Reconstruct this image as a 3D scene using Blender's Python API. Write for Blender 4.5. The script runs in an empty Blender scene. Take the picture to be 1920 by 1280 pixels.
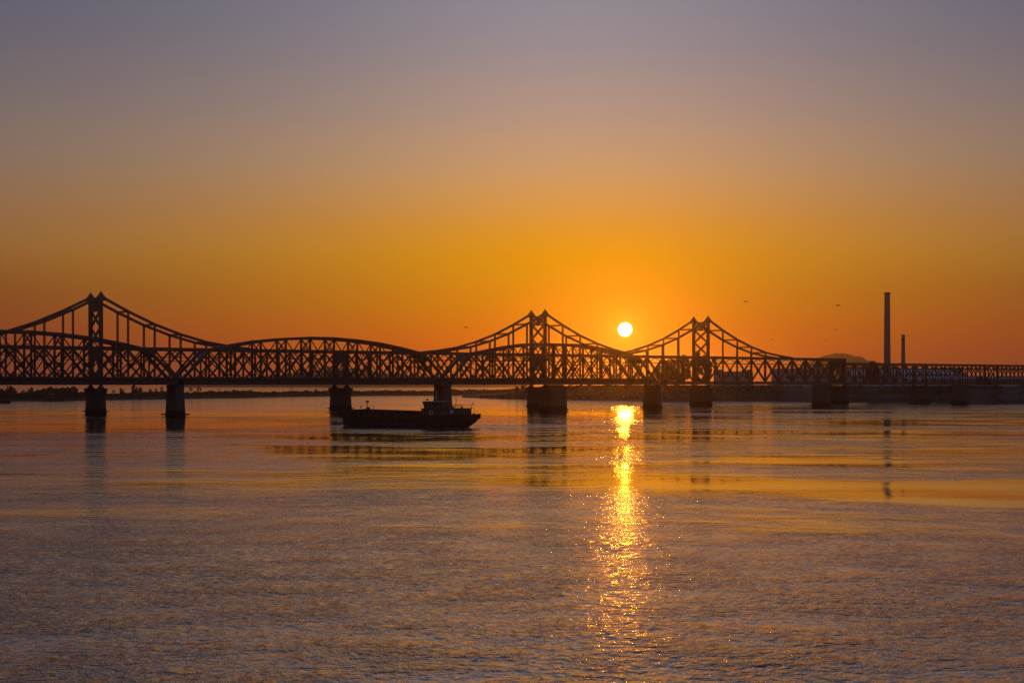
import bpy, bmesh, math, random
from mathutils import Vector, Matrix
import numpy as np

random.seed(7)
scene = bpy.context.scene
COL = scene.collection
R = math.radians

# ---------------------------------------------------------------- camera
F = 2667.0            # focal length in photograph pixels (1920 wide)
H = 9.36              # camera height above the river
HORIZON = 718.0       # horizon row in the photograph
cam_d = bpy.data.cameras.new('camera')
cam_d.sensor_width = 36.0
cam_d.lens = 36.0 * F / 1920.0
cam_d.shift_y = (HORIZON - 640.0) / 1920.0
cam_d.clip_start = 0.5
cam_d.clip_end = 30000.0
cam = bpy.data.objects.new('camera', cam_d)
cam.location = (0, 0, H)
cam.rotation_euler = (R(90), 0, 0)
COL.objects.link(cam)
scene.camera = cam

# ---------------------------------------------------------------- sky, sun, exposure
SUN_EL = math.atan((HORIZON - 618) / F)
SUN_AZ = math.atan((1172 - 960) / F)         # to the right of +Y
SUN_DIR = Vector((math.sin(SUN_AZ) * math.cos(SUN_EL), math.cos(SUN_AZ) * math.cos(SUN_EL), math.sin(SUN_EL)))
SUN_COLOR = (1.0, 0.31, 0.012)
SUN_STRENGTH = 0.082
HAZE_DENSITY = 1.75e-4

scene.view_settings.view_transform = 'Standard'
scene.view_settings.look = 'None'
scene.view_settings.gamma = 1.0
scene.view_settings.exposure = 0.0
scene.view_settings.use_curve_mapping = False
scene.render.engine = 'CYCLES'
scene.cycles.use_denoising = True
scene.cycles.denoising_prefilter = 'NONE'
scene.cycles.max_bounces = 6
scene.cycles.diffuse_bounces = 2
scene.cycles.glossy_bounces = 3
scene.cycles.transmission_bounces = 4
scene.cycles.volume_bounces = 0
scene.cycles.transparent_max_bounces = 8
scene.cycles.sample_clamp_indirect = 6.0
scene.cycles.caustics_reflective = False
scene.cycles.caustics_refractive = False


class NT:
    """small helper that adds nodes to a tree"""
    def __init__(self, tree):
        self.t = tree
        tree.nodes.clear()

    def n(self, kind, **kw):
        nd = self.t.nodes.new(kind)
        for k, v in kw.items():
            setattr(nd, k, v)
        return nd

    def l(self, a, b):
        self.t.links.new(a, b)

    def val(self, sock, v):
        if hasattr(v, 'is_linked') or hasattr(v, 'links'):
            self.l(v, sock)
        else:
            sock.default_value = v

    def math(self, op, a, b=0.0, c=None, clamp=False):
        nd = self.n('ShaderNodeMath', operation=op, use_clamp=clamp)
        self.val(nd.inputs[0], a)
        self.val(nd.inputs[1], b)
        if c is not None:
            self.val(nd.inputs[2], c)
        return nd.outputs[0]

    def vmath(self, op, a, b=None, out=0):
        nd = self.n('ShaderNodeVectorMath', operation=op)
        self.val(nd.inputs[0], a)
        if b is not None:
            self.val(nd.inputs[1], b)
        return nd.outputs[out]

    def ramp(self, fac, stops, interp='LINEAR'):
        nd = self.n('ShaderNodeValToRGB')
        cr = nd.color_ramp
        cr.interpolation = interp
        while len(cr.elements) < len(stops):
            cr.elements.new(0.5)
        for el, (p, c) in zip(cr.elements, stops):
            el.position = p
            el.color = (c, c, c, 1) if isinstance(c, (int, float)) else (c[0], c[1], c[2], 1)
        self.val(nd.inputs[0], fac)
        return nd.outputs[0]

    def mixc(self, fac, a, b, mode='MIX'):
        nd = self.n('ShaderNodeMix', data_type='RGBA', blend_type=mode)
        self.val(nd.inputs[0], fac)
        self.val(nd.inputs[6], a)
        self.val(nd.inputs[7], b)
        return nd.outputs[2]

    def noise(self, vec, scale, detail=3.0, rough=0.5, dist=0.0):
        nd = self.n('ShaderNodeTexNoise')
        self.val(nd.inputs['Vector'], vec)
        nd.inputs['Scale'].default_value = scale
        nd.inputs['Detail'].default_value = detail
        nd.inputs['Roughness'].default_value = rough
        nd.inputs['Distortion'].default_value = dist
        return nd.outputs[0]


world = bpy.data.worlds.new('World')
scene.world = world
world.use_nodes = True
w = NT(world.node_tree)
tc = w.n('ShaderNodeTexCoord')
dirv = w.vmath('NORMALIZE', tc.outputs['Generated'])
sep = w.n('ShaderNodeSeparateXYZ')
w.l(dirv, sep.inputs[0])
zc = w.math('MAXIMUM', sep.outputs[2], 0.0)
elev = w.math('MULTIPLY', w.math('ARCSINE', zc), 180 / math.pi)
pos = w.math('POWER', w.math('DIVIDE', elev, 90.0), 0.5)


def ep(e):
    return (e / 90.0) ** 0.5


center = w.ramp(pos, [
    (0.0, (0.64, 0.120, 0.022)), (ep(0.6), (0.70, 0.125, 0.006)), (ep(1.5), (0.74, 0.148, 0.0)), (ep(2.6), (0.69, 0.205, 0.0)),
    (ep(4.0), (0.66, 0.262, 0.0)), (ep(5.2), (0.68, 0.294, 0.002)), (ep(6.6), (0.655, 0.302, 0.040)), (ep(8.3), (0.56, 0.32, 0.128)),
    (ep(10.2), (0.450, 0.303, 0.206)), (ep(12.4), (0.338, 0.272, 0.258)), (ep(15), (0.258, 0.246, 0.292)),
    (ep(20), (0.240, 0.230, 0.275)), (ep(32), (0.195, 0.192, 0.232)), (ep(55), (0.110, 0.115, 0.155)), (1.0, (0.05, 0.058, 0.09))], 'CARDINAL')
side = w.ramp(pos, [
    (0.0, (0.235, 0.072, 0.068)), (ep(0.8), (0.155, 0.034, 0.032)), (ep(3.4), (0.110, 0.022, 0.022)), (ep(5.1), (0.160, 0.072, 0.046)),
    (ep(8.0), (0.140, 0.100, 0.098)), (ep(10.5), (0.108, 0.094, 0.116)), (ep(15), (0.062, 0.064, 0.108)), (ep(30), (0.055, 0.062, 0.10)),
    (1.0, (0.05, 0.058, 0.09))], 'CARDINAL')
# azimuth away from the sun
flat = w.n('ShaderNodeCombineXYZ')
w.l(sep.outputs[0], flat.inputs[0])
w.l(sep.outputs[1], flat.inputs[1])
fl = w.vmath('NORMALIZE', flat.outputs[0])
cosaz = w.vmath('DOT_PRODUCT', fl, (math.sin(R(2.4)), math.cos(R(2.4)), 0), out=1)
daz = w.math('MULTIPLY', w.math('ARCCOSINE', w.math('MINIMUM', cosaz, 0.9999999)), 180 / math.pi)
soft = w.math('SUBTRACT', w.math('SQRT', w.math('ADD', w.math('MULTIPLY', daz, daz), 45.0)), 6.708)
wfac = w.math('EXPONENT', w.math('DIVIDE', soft, -13.0))
skyc = w.mixc(wfac, side, center)
# the real air above: a Nishita dome adds its faint twilight to the whole vault
nish = w.n('ShaderNodeTexSky', sky_type='NISHITA')
nish.sun_disc = False
nish.sun_elevation = SUN_EL
nish.sun_rotation = SUN_AZ
nish.air_density = 2.0
nish.dust_density = 4.0
nish.ozone_density = 2.0
nsc = w.vmath('SCALE', nish.outputs[0])
nsc.node.inputs[3].default_value = 0.002
skyc = w.vmath('ADD', skyc, nsc)
# sun disc and the bright air right round it
cosang = w.vmath('DOT_PRODUCT', dirv, tuple(SUN_DIR), out=1)
ang = w.math('MULTIPLY', w.math('ARCCOSINE', w.math('MINIMUM', cosang, 0.99999999)), 180 / math.pi)
disc = w.math('SUBTRACT', 1.0, w.math('SMOOTH_MIN', 1.0, w.math('MAXIMUM', 0.0, w.math('DIVIDE', w.math('SUBTRACT', ang, 0.255), 0.035)), 0.0))
halo = w.math('EXPONENT', w.math('DIVIDE', ang, -0.40))
hc = w.vmath('SCALE', (0.8, 0.5, 0.03))
w.l(halo, hc.node.inputs[3])
halo2 = w.math('EXPONENT', w.math('MULTIPLY', w.math('POWER', w.math('DIVIDE', ang, 11.0), 2.0), -1.0))
hc2 = w.vmath('SCALE', (0.08, 0.008, 0.0))
w.l(halo2, hc2.node.inputs[3])
dc = w.vmath('SCALE', (22.0, 12.0, 4.5))
w.l(disc, dc.node.inputs[3])
tot = w.vmath('ADD', w.vmath('ADD', w.vmath('ADD', skyc, hc), hc2), dc)
bg = w.n('ShaderNodeBackground')
w.l(tot, bg.inputs[0])
bg.inputs[1].default_value = 1.0
wo = w.n('ShaderNodeOutputWorld')
w.l(bg.outputs[0], wo.inputs[0])
world.cycles.sampling_method = 'MANUAL'
world.cycles.sample_map_resolution = 1024

sl = bpy.data.lights.new('sun', 'SUN')
sl.energy = SUN_STRENGTH
sl.color = SUN_COLOR
sl.angle = R(0.53)
so = bpy.data.objects.new('sun', sl)
so.rotation_euler = (-SUN_DIR).to_track_quat('-Z', 'Y').to_euler()
COL.objects.link(so)


# ---------------------------------------------------------------- helpers
def at(px, py, Y):
    """world point at depth Y seen at photograph pixel px, py"""
    return Vector(((px - 960) / F * Y, Y, H + (HORIZON - py) / F * Y))


def gx(px, Y):
    return (px - 960) / F * Y


def depth(py):
    """depth of a point on the river surface seen in row py"""
    return F * H / (py - HORIZON)


def link(o, parent=None):
    COL.objects.link(o)
    if parent is not None:
        o.parent = parent
    return o


def empty(name, loc=(0, 0, 0), rz=0.0, parent=None):
    o = bpy.data.objects.new(name, None)
    o.empty_display_size = 1.0
    o.location = loc
    o.rotation_euler = (0, 0, rz)
    return link(o, parent)


def tag(o, label=None, cat=None, group=None, kind=None):
    if label:
        o['label'] = label
    if cat:
        o['category'] = cat
    if group:
        o['group'] = group
    if kind:
        o['kind'] = kind
    return o


def mesh_obj(name, verts, faces, mat, parent=None, smooth=False):
    me = bpy.data.meshes.new(name)
    me.from_pydata([tuple(v) for v in verts], [], faces)
    me.materials.append(mat)
    if smooth:
        me.polygons.foreach_set('use_smooth', [True] * len(me.polygons))
    me.update()
    o = bpy.data.objects.new(name, me)
    return link(o, parent)


class MB:
    """collects simple shapes into one mesh"""
    def __init__(self):
        self.v = []
        self.f = []

    def add(self, vs, fs):
        b = len(self.v)
        self.v += [Vector(v) for v in vs]
        self.f += [tuple(i + b for i in f) for f in fs]
        return self

    def box(self, a, b):
        (x0, y0, z0), (x1, y1, z1) = a, b
        return self.add([(x0, y0, z0), (x1, y0, z0), (x1, y1, z0), (x0, y1, z0), (x0, y0, z1), (x1, y0, z1), (x1, y1, z1), (x0, y1, z1)],
                        [(0, 3, 2, 1), (4, 5, 6, 7), (0, 1, 5, 4), (1, 2, 6, 5), (2, 3, 7, 6), (3, 0, 4, 7)])

    def bar(self, p, q, wd, hd, side=Vector((0, 1, 0))):
        p, q = Vector(p), Vector(q)
        x = (q - p).normalized()
        y = Vector(side) - x * x.dot(Vector(side))
        if y.length < 1e-4:
            y = Vector((1, 0, 0)) - x * x.x
        y.normalize()
        z = x.cross(y)
        vs = []
        for c in (p, q):
            for sy, sz in ((-1, -1), (1, -1), (1, 1), (-1, 1)):
                vs.append(c + y * (sy * wd / 2) + z * (sz * hd / 2))
        return self.add(vs, [(0, 1, 2, 3), (7, 6, 5, 4), (0, 4, 5, 1), (1, 5, 6, 2), (2, 6, 7, 3), (3, 7, 4, 0)])

    def tube(self, p, q, r0, r1=None, n=8):
        r1 = r0 if r1 is None else r1
        p, q = Vector(p), Vector(q)
        x = (q - p).normalized()
        y = x.orthogonal().normalized()
        z = x.cross(y)
        vs = []
        for c, r in ((p, r0), (q, r1)):
            for i in range(n):
                a = 2 * math.pi * i / n
                vs.append(c + y * (r * math.cos(a)) + z * (r * math.sin(a)))
        fs = [(i, (i + 1) % n, n + (i + 1) % n, n + i) for i in range(n)]
        fs += [tuple(range(n - 1, -1, -1)), tuple(range(n, 2 * n))]
        return self.add(vs, fs)

    def lathe(self, c, prof, n=24):
        c = Vector(c)
        vs = []
        for r, z in prof:
            for i in range(n):
                a = 2 * math.pi * i / n
                vs.append(c + Vector((r * math.cos(a), r * math.sin(a), z)))
        fs = []
        for k in range(len(prof) - 1):
            for i in range(n):
                j = (i + 1) % n
                fs.append((k * n + i, k * n + j, (k + 1) * n + j, (k + 1) * n + i))
        fs.append(tuple(range(n - 1, -1, -1)))
        fs.append(tuple(range((len(prof) - 1) * n, len(prof) * n)))
        return self.add(vs, fs)

    def loft(self, rings, caps=True):
        n = len(rings[0])
        vs = [v for r in rings for v in r]
        fs = []
        for k in range(len(rings) - 1):
            for i in range(n):
                j = (i + 1) % n
                fs.append((k * n + i, k * n + j, (k + 1) * n + j, (k + 1) * n + i))
        if caps:
            fs.append(tuple(range(n - 1, -1, -1)))
            fs.append(tuple(range((len(rings) - 1) * n, len(rings) * n)))
        return self.add(vs, fs)

    def obj(self, name, mat, parent=None, smooth=False):
        return mesh_obj(name, self.v, self.f, mat, parent, smooth)


# ---------------------------------------------------------------- materials
def surface(name, c1, c2, scale=0.6, rough=0.6, metal=0.0, bump=0.02, detail=5.0, spec=0.4, streak=False):
    m = bpy.data.materials.new(name)
    m.use_nodes = True
    t = NT(m.node_tree)
    g = t.n('ShaderNodeNewGeometry')
    vec = g.outputs['Position']
    if streak:
        mp = t.n('ShaderNodeMapping')
        mp.inputs['Scale'].default_value = (1, 1, 0.18)
        t.l(vec, mp.inputs[0])
        vec = mp.outputs[0]
    nz = t.noise(vec, scale, detail, 0.62)
    col = t.ramp(nz, [(0.32, c1), (0.68, c2)])
    fine = t.noise(vec, scale * 9, 3, 0.6)
    col = t.mixc(0.35, col, t.ramp(fine, [(0.3, tuple(x * 0.7 for x in c1)), (0.7, tuple(min(1, x * 1.2) for x in c2))]))
    p = t.n('ShaderNodeBsdfPrincipled')
    t.l(col, p.inputs['Base Color'])
    t.val(p.inputs['Roughness'], t.math('ADD', t.math('MULTIPLY', nz, 0.25), rough - 0.12, clamp=True))
    p.inputs['Metallic'].default_value = metal
    p.inputs['Specular IOR Level'].default_value = spec
    if bump:
        b = t.n('ShaderNodeBump')
        b.inputs['Distance'].default_value = bump
        b.inputs['Strength'].default_value = 0.6
        t.l(fine, b.inputs['Height'])
        t.l(b.outputs[0], p.inputs['Normal'])
    o = t.n('ShaderNodeOutputMaterial')
    t.l(p.outputs[0], o.inputs[0])
    return m


M = {}
M['steel'] = surface('old_bridge_steel', (0.055, 0.058, 0.064), (0.095, 0.085, 0.080), 0.5, 0.55, 0.0, 0.01)
M['steel_far'] = surface('rail_bridge_steel', (0.060, 0.060, 0.064), (0.100, 0.088, 0.080), 0.4, 0.55, 0.0, 0.01)
M['deck'] = surface('deck_planks', (0.045, 0.042, 0.040), (0.075, 0.068, 0.062), 0.8, 0.8)
M['stone'] = surface('pier_masonry', (0.075, 0.072, 0.072), (0.14, 0.13, 0.125), 0.35, 0.85, 0, 0.06, streak=True)
M['hull'] = surface('hull_paint', (0.030, 0.030, 0.034), (0.055, 0.045, 0.042), 0.5, 0.5, 0, 0.01, streak=True)
M['boot'] = surface('hull_red_oxide', (0.075, 0.028, 0.020), (0.11, 0.04, 0.028), 0.6, 0.6, 0, 0.01)
M['rust'] = surface('rusty_hatch', (0.075, 0.048, 0.036), (0.135, 0.085, 0.06), 0.7, 0.75, 0, 0.02)
M['house'] = surface('deckhouse_paint', (0.085, 0.075, 0.062), (0.125, 0.105, 0.085), 0.6, 0.6, 0, 0.01)
M['white'] = surface('white_paint', (0.55, 0.56, 0.58), (0.68, 0.68, 0.68), 1.5, 0.45, 0, 0.004)
M['lightblue'] = surface('pale_blue_paint', (0.52, 0.62, 0.78), (0.62, 0.72, 0.86), 1.5, 0.5, 0, 0.004)
M['glass'] = surface('dark_glass', (0.012, 0.014, 0.018), (0.020, 0.022, 0.026), 0.5, 0.14, 0, 0.0, spec=0.6)
M['rubber'] = surface('fender_rubber', (0.012, 0.012, 0.012), (0.022, 0.022, 0.022), 2.0, 0.85, 0, 0.01)
M['orange'] = surface('lifebuoy_orange', (0.50, 0.12, 0.03), (0.60, 0.17, 0.05), 3, 0.5, 0, 0.0)
M['bank'] = surface('river_bank_earth', (0.035, 0.030, 0.022), (0.075, 0.062, 0.045), 0.12, 0.95, 0, 0.1)
M['levee'] = surface('levee_grass_and_stone', (0.030, 0.032, 0.026), (0.11, 0.105, 0.10), 0.10, 0.95, 0, 0.15)
M['concrete'] = surface('parapet_concrete', (0.50, 0.52, 0.56), (0.64, 0.66, 0.70), 0.3, 0.8, 0, 0.02)
M['brick'] = surface('chimney_brick', (0.26, 0.20, 0.19), (0.36, 0.29, 0.27), 0.3, 0.85, 0, 0.03)
M['wall'] = surface('factory_render', (0.36, 0.33, 0.335), (0.50, 0.465, 0.46), 0.15, 0.85, 0, 0.02)
M['roof'] = surface('blue_sheet_roof', (0.34, 0.43, 0.60), (0.44, 0.53, 0.70), 0.2, 0.45, 0, 0.01)
M['hill'] = surface('wooded_hill', (0.030, 0.034, 0.026), (0.060, 0.062, 0.048), 0.02, 0.95, 0, 0.5)
M['bark'] = surface('bark', (0.04, 0.032, 0.026), (0.07, 0.056, 0.044), 2.0, 0.9, 0, 0.03)
M['leaf'] = surface('leaves', (0.030, 0.040, 0.022), (0.075, 0.085, 0.045), 0.4, 0.75, 0, 0.0)
M['bird'] = surface('plumage', (0.03, 0.029, 0.028), (0.06, 0.058, 0.056), 6, 0.8, 0, 0.0)
M['foam'] = surface('foam', (0.55, 0.57, 0.62), (0.75, 0.76, 0.80), 2.5, 0.7, 0, 0.03)
M['sign_blue'] = surface('blue_board', (0.035, 0.16, 0.42), (0.06, 0.22, 0.52), 1.0, 0.5, 0, 0.0)
M['sign_red'] = surface('red_board', (0.32, 0.022, 0.02), (0.42, 0.04, 0.03), 1.0, 0.5, 0, 0.0)


def tide_mark(m):
    """a wavering dark wet band at the foot of the masonry"""
    t = NT.__new__(NT)
    t.t = m.node_tree
    p = [n for n in m.node_tree.nodes if n.type == 'BSDF_PRINCIPLED'][0]
    src = p.inputs['Base Color'].links[0].from_socket
    g = t.n('ShaderNodeNewGeometry')
    sp = t.n('ShaderNodeSeparateXYZ')
    t.l(g.outputs['Position'], sp.inputs[0])
    z = t.math('ADD', sp.outputs[2], t.math('MULTIPLY', t.noise(g.outputs['Position'], 0.9, 3), 0.9))
    k = t.ramp(t.math('DIVIDE', z, 10.0), [(0.19, 0.35), (0.24, 1.0)])
    t.l(t.mixc(1.0, src, k, 'MULTIPLY'), p.inputs['Base Color'])


tide_mark(M['stone'])


def water_material():
    m = bpy.data.materials.new('river_water')
    m.use_nodes = True
    t = NT(m.node_tree)
    g = t.n('ShaderNodeNewGeometry')
    P = g.outputs['Position']
    sp = t.n('ShaderNodeSeparateXYZ')
    t.l(P, sp.inputs[0])

    def mapped(sx, sy, rot=0.0, off=(0, 0, 0)):
        mp = t.n('ShaderNodeMapping')
        mp.inputs['Scale'].default_value = (sx, sy, 1)
        mp.inputs['Rotation'].default_value = (0, 0, rot)
        mp.inputs['Location'].default_value = off
        t.l(P, mp.inputs[0])
        return mp.outputs[0]

    # calm slicks (0) and wind-ruffled patches (1), stored on the river mesh
    at_ = t.n('ShaderNodeAttribute', attribute_name='wind')
    wind = at_.outputs['Fac']
    cats = t.noise(mapped(0.62, 1.0, R(7), (90, 30, 0)), 0.26, 4, 0.65, 0.4)
    wind = t.math('MULTIPLY', wind, t.ramp(cats, [(0.32, 0.40), (0.50, 0.95), (0.66, 1.75)]))
    # ripples finer than the modelled waves
    n1 = t.noise(mapped(0.9, 1.0, R(12)), 0.55, 2, 0.5, 0.2)
    n2 = t.noise(mapped(1.3, 1.0, R(-6)), 1.75, 3, 0.55, 0.35)
    n3 = t.noise(mapped(1.4, 1.0, R(9)), 5.6, 2, 0.5, 0.0)
    far1 = t.ramp(t.math('DIVIDE', sp.outputs[1], 1000.0), [(0.06, 0.25), (0.30, 1.0)])
    h = t.math('MULTIPLY', t.math('MULTIPLY', n1, 0.11), far1)
    near2 = t.ramp(t.math('DIVIDE', sp.outputs[1], 1000.0), [(0.05, 0.125), (0.10, 0.105), (0.20, 0.082)])
    h = t.math('ADD', h, t.math('MULTIPLY', n2, near2))
    h = t.math('ADD', h, t.math('MULTIPLY', n3, 0.026))
    h = t.math('MULTIPLY', h, wind)
    b = t.n('ShaderNodeBump')
    b.inputs['Strength'].default_value = 1.0
    b.inputs['Distance'].default_value = 1.0
    if 'Filter Width' in b.inputs:
        b.inputs['Filter Width'].default_value = 0.05
    t.l(h, b.inputs['Height'])
    p = t.n('ShaderNodeBsdfPrincipled')
    p.inputs['Base Color'].default_value = (0.042, 0.040, 0.046, 1)
    p.inputs['IOR'].default_value = 1.5
    p.inputs['Coat Weight'].default_value = 0.85
    p.inputs['Coat IOR'].default_value = 1.4
    p.inputs['Coat Roughness'].default_value = 0.08
    t.l(b.outputs[0], p.inputs['Coat Normal'])
    t.val(p.inputs['Roughness'], t.math('ADD', 0.05, t.math('MULTIPLY', wind, 0.07)))
    t.l(b.outputs[0], p.inputs['Normal'])
    o = t.n('ShaderNodeOutputMaterial')
    t.l(p.outputs[0], o.inputs[0])
    return m


M['water'] = water_material()

# ---------------------------------------------------------------- the river
def vnoise(x, y, seed):
    """smooth lattice noise, about 0..1"""
    def hsh(i, j):
        n = (i.astype(np.int64) * 374761393 + j.astype(np.int64) * 668265263 + seed * 982451653) & 0xFFFFFFFF
        n = ((n ^ (n >> 13)) * 1274126177) & 0xFFFFFFFF
        return ((n ^ (n >> 16)) & 0xFFFFFF) / float(0xFFFFFF)
    xi, yi = np.floor(x), np.floor(y)
    fx, fy = x - xi, y - yi
    fx = fx * fx * fx * (fx * (fx * 6 - 15) + 10)
    fy = fy * fy * fy * (fy * (fy * 6 - 15) + 10)
    v00, v10, v01, v11 = hsh(xi, yi), hsh(xi + 1, yi), hsh(xi, yi + 1), hsh(xi + 1, yi + 1)
    return (v00 * (1 - fx) + v10 * fx) * (1 - fy) + (v01 * (1 - fx) + v11 * fx) * fy


def fbm(x, y, seed, octaves=4, gain=0.55):
    v, amp, tot = 0.0, 1.0, 0.0
    for o in range(octaves):
        v = v + amp * vnoise(x * 2.03 ** o + 17.3 * o, y * 2.03 ** o - 9.1 * o, seed + o)
        tot += amp
        amp *= gain
    return v / tot


def sstep(a, b, x):
    u = np.clip((x - a) / (b - a), 0, 1)
    return u * u * (3 - 2 * u)


def wind_field(x, y):
    """0 in the oily slicks, about 1 where the breeze ruffles the water"""
    wx = x + 50 * (fbm(x / 60, y / 40, 51, 3) - 0.5)
    wy = y + 46 * (fbm(x / 48, y / 45, 61, 3) - 0.5)
    patch = fbm(wx / 95, wy / 42, 5)
    bands = fbm(wx / 58, wy / 19, 15)
    cats = fbm(wx / 13, wy / 6, 25, 3)
    m = 0.5 + 1.25 * (0.42 * patch + 0.38 * bands + 0.20 * cats - 0.5)
    yy = y + 130 * (fbm(x / 70, y / 50, 71, 3) - 0.5) * np.clip(y / 150, 0, 1)
    bias = np.interp(yy, [30, 75, 110, 140, 190, 330, 430, 520, 620, 1200], [0.72, 0.625, 0.56, 0.525, 0.485, 0.475, 0.485, 0.55, 0.64, 0.66])
    bias = bias - 0.06 * sstep(0, 26, x) * np.exp(-((y - 130) / 24) ** 2) + 0.035 * sstep(0, 30, -x) * np.exp(-((y - 125) / 30) ** 2)
    m = m + bias - 0.5
    return np.interp(m, [0.42, 0.47, 0.53, 0.60, 0.72], [0.06, 0.14, 0.38, 0.75, 1.35])


U1, Y0, Y1 = 0.43, 36.0, 520.0
us = np.arange(-U1, U1 + 1e-9, 0.0016)
nr = int(math.log(Y1 / Y0) / 0.0032)
yr = Y0 * np.exp(np.linspace(0, math.log(Y1 / Y0), nr))
GX = us[None, :] * yr[:, None]
GY = np.repeat(yr[:, None], len(us), axis=1)
wv = wind_field(GX, GY)
rs = np.random.RandomState(12)
hz_ = np.zeros_like(GX)
wxp = GX + 0.35 * (fbm(GX / 1.7, GY / 1.7, 91, 2) - 0.5) * 2
wyp = GY + 0.35 * (fbm(GX / 1.9, GY / 1.9, 95, 2) - 0.5) * 2
NW = 84
cell = 0.0026 * GY
for i in range(NW):
    lam = 0.36 * (2.6 / 0.36) ** ((i + rs.rand()) / NW)
    th = R(85) + rs.normal() * R(60)
    k = 2 * math.pi / lam
    slope = 0.0105 * math.exp(-0.5 * (math.log(lam / 0.6) / 0.7) ** 2) * rs.uniform(0.7, 1.3)
    keep = sstep(2.2, 4.0, lam / cell)
    hz_ += keep * (slope / k) * np.sin(k * (math.cos(th) * wxp + math.sin(th) * wyp) + rs.uniform(0, 6.283))
hz_ *= wv
for i in range(14):              # slow swell and eddies, in the slicks too
    lam = rs.uniform(7, 30)
    th = R(80) + rs.normal() * R(45)
    k = 2 * math.pi / lam
    hz_ += (0.0032 / k) * np.sin(k * (math.cos(th) * GX + math.sin(th) * GY) + rs.uniform(0, 6.283))
edge = sstep(0, 0.02, U1 - np.abs(us))[None, :] * sstep(0, 4, GY - Y0) * sstep(0, 60, Y1 - GY)
# the barge's wake: chop along the hull and two diverging arms
bow_ = np.array([(645 - 960) / F * 312, 312.0])
stn_ = np.array([(893 - 960) / F * 301, 301.0])
bd = (stn_ - bow_) / np.linalg.norm(stn_ - bow_)
xl = (GX - bow_[0]) * bd[0] + (GY - bow_[1]) * bd[1]
yl = -(GX - bow_[0]) * bd[1] + (GY - bow_[1]) * bd[0]
hull_d = np.hypot(np.maximum(np.maximum(-xl, xl - 36), 0), np.maximum(np.abs(yl) - 3.2, 0))
wv = wv + 0.9 * np.exp(-(hull_d / 4.5) ** 2) * (hull_d > 0)
for sgn in (-1, 1):
    arm = 3.0 + np.maximum(xl, 0) * 0.30
    env_ = np.exp(-((sgn * yl - arm) / (1.6 + 0.04 * np.maximum(xl, 0))) ** 2) * np.exp(-np.maximum(xl, 0) / 70) * (xl > -2)
    hz_ += 0.085 * env_ * np.sin(2.1 * (sgn * yl - arm) + 0.5 * fbm(xl / 6, yl / 6, 77, 2) * 6)
    wv = wv + 0.35 * env_
turb = np.exp(-(yl / 2.6) ** 2) * sstep(30, 36, xl) * np.exp(-np.maximum(xl - 36, 0) / 45)
wv = np.maximum(wv * (1 - 0.5 * turb), 0.03)
hz_ *= edge
verts = np.stack([GX, GY, hz_], -1).reshape(-1, 3)
nc = len(us)
ii = (np.arange(nr - 1)[:, None] * nc + np.arange(nc - 1)[None, :]).reshape(-1)
quads = np.stack([ii, ii + 1, ii + nc + 1, ii + nc], -1)
# the plain sheet round the modelled waves, out to the horizon
xl0, xl1 = us[0] * Y0, us[0] * yr[-1]
xr0, xr1 = us[-1] * Y0, us[-1] * yr[-1]
ev, eq = [], []
base = len(verts)


def patch_grid(c00, c10, c11, c01, nu, nv):
    b0 = base + len(ev)
    for j in range(nv + 1):
        for i in range(nu + 1):
            u, v = i / nu, (j / nv)
            x = (c00[0] * (1 - u) + c10[0] * u) * (1 - v) + (c01[0] * (1 - u) + c11[0] * u) * v
            y = (c00[1] * (1 - u) + c10[1] * u) * (1 - v) + (c01[1] * (1 - u) + c11[1] * u) * v
            ev.append((x, y, 0.0))
    for j in range(nv):
        for i in range(nu):
            q = b0 + j * (nu + 1) + i
            eq.append((q, q + 1, q + nu + 2, q + nu + 1))


YT = yr[-1]
patch_grid((-4500, -150), (xl0, Y0), (xl1, YT), (-4500, YT), 12, 30)
patch_grid((xr0, Y0), (4500, -150), (4500, YT), (xr1, YT), 12, 30)
patch_grid((-4500, -150), (4500, -150), (xr0, Y0), (xl0, Y0), 1, 1)
for y_a, y_b, nn in ((YT, 700, 16), (700, 1200, 16), (1200, 2500, 8), (2500, 6000, 4)):
    for x_a, x_b, mm in ((-4500, xl1, 12), (xl1, xr1, 40), (xr1, 4500, 12)):
        patch_grid((x_a, y_a), (x_b, y_a), (x_b, y_b), (x_a, y_b), mm, nn)
ev = np.array(ev)
allv = np.concatenate([verts, ev])
allq = np.concatenate([quads, np.array(eq)])
me = bpy.data.meshes.new('river')
me.vertices.add(len(allv))
me.vertices.foreach_set('co', allv.astype(np.float32).ravel())
me.loops.add(len(allq) * 4)
me.loops.foreach_set('vertex_index', allq.astype(np.int32).ravel())
me.polygons.add(len(allq))
me.polygons.foreach_set('loop_start', np.arange(0, len(allq) * 4, 4, dtype=np.int32))
me.polygons.foreach_set('use_smooth', np.ones(len(allq), dtype=bool))
me.update(calc_edges=True)
wat = me.attributes.new('wind', 'FLOAT', 'POINT')
wat.data.foreach_set('value', np.concatenate([wv.ravel(), wind_field(ev[:, 0], ev[:, 1])]).astype(np.float32))
me.materials.append(M['water'])
me.validate()
river = link(bpy.data.objects.new('river', me))
tag(river, 'broad calm river with wind ripples and a glittering sun path', 'river', kind='structure')


# ---------------------------------------------------------------- land
def resample(pts, step):
    out = [pts[0]]
    for a, b in zip(pts[:-1], pts[1:]):
        n = max(1, int((Vector(b[:2]) - Vector(a[:2])).length / step))
        for i in range(1, n + 1):
            u = i / n
            out.append(tuple(a[k] + (b[k] - a[k]) * u for k in range(len(a))))
    return out


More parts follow.
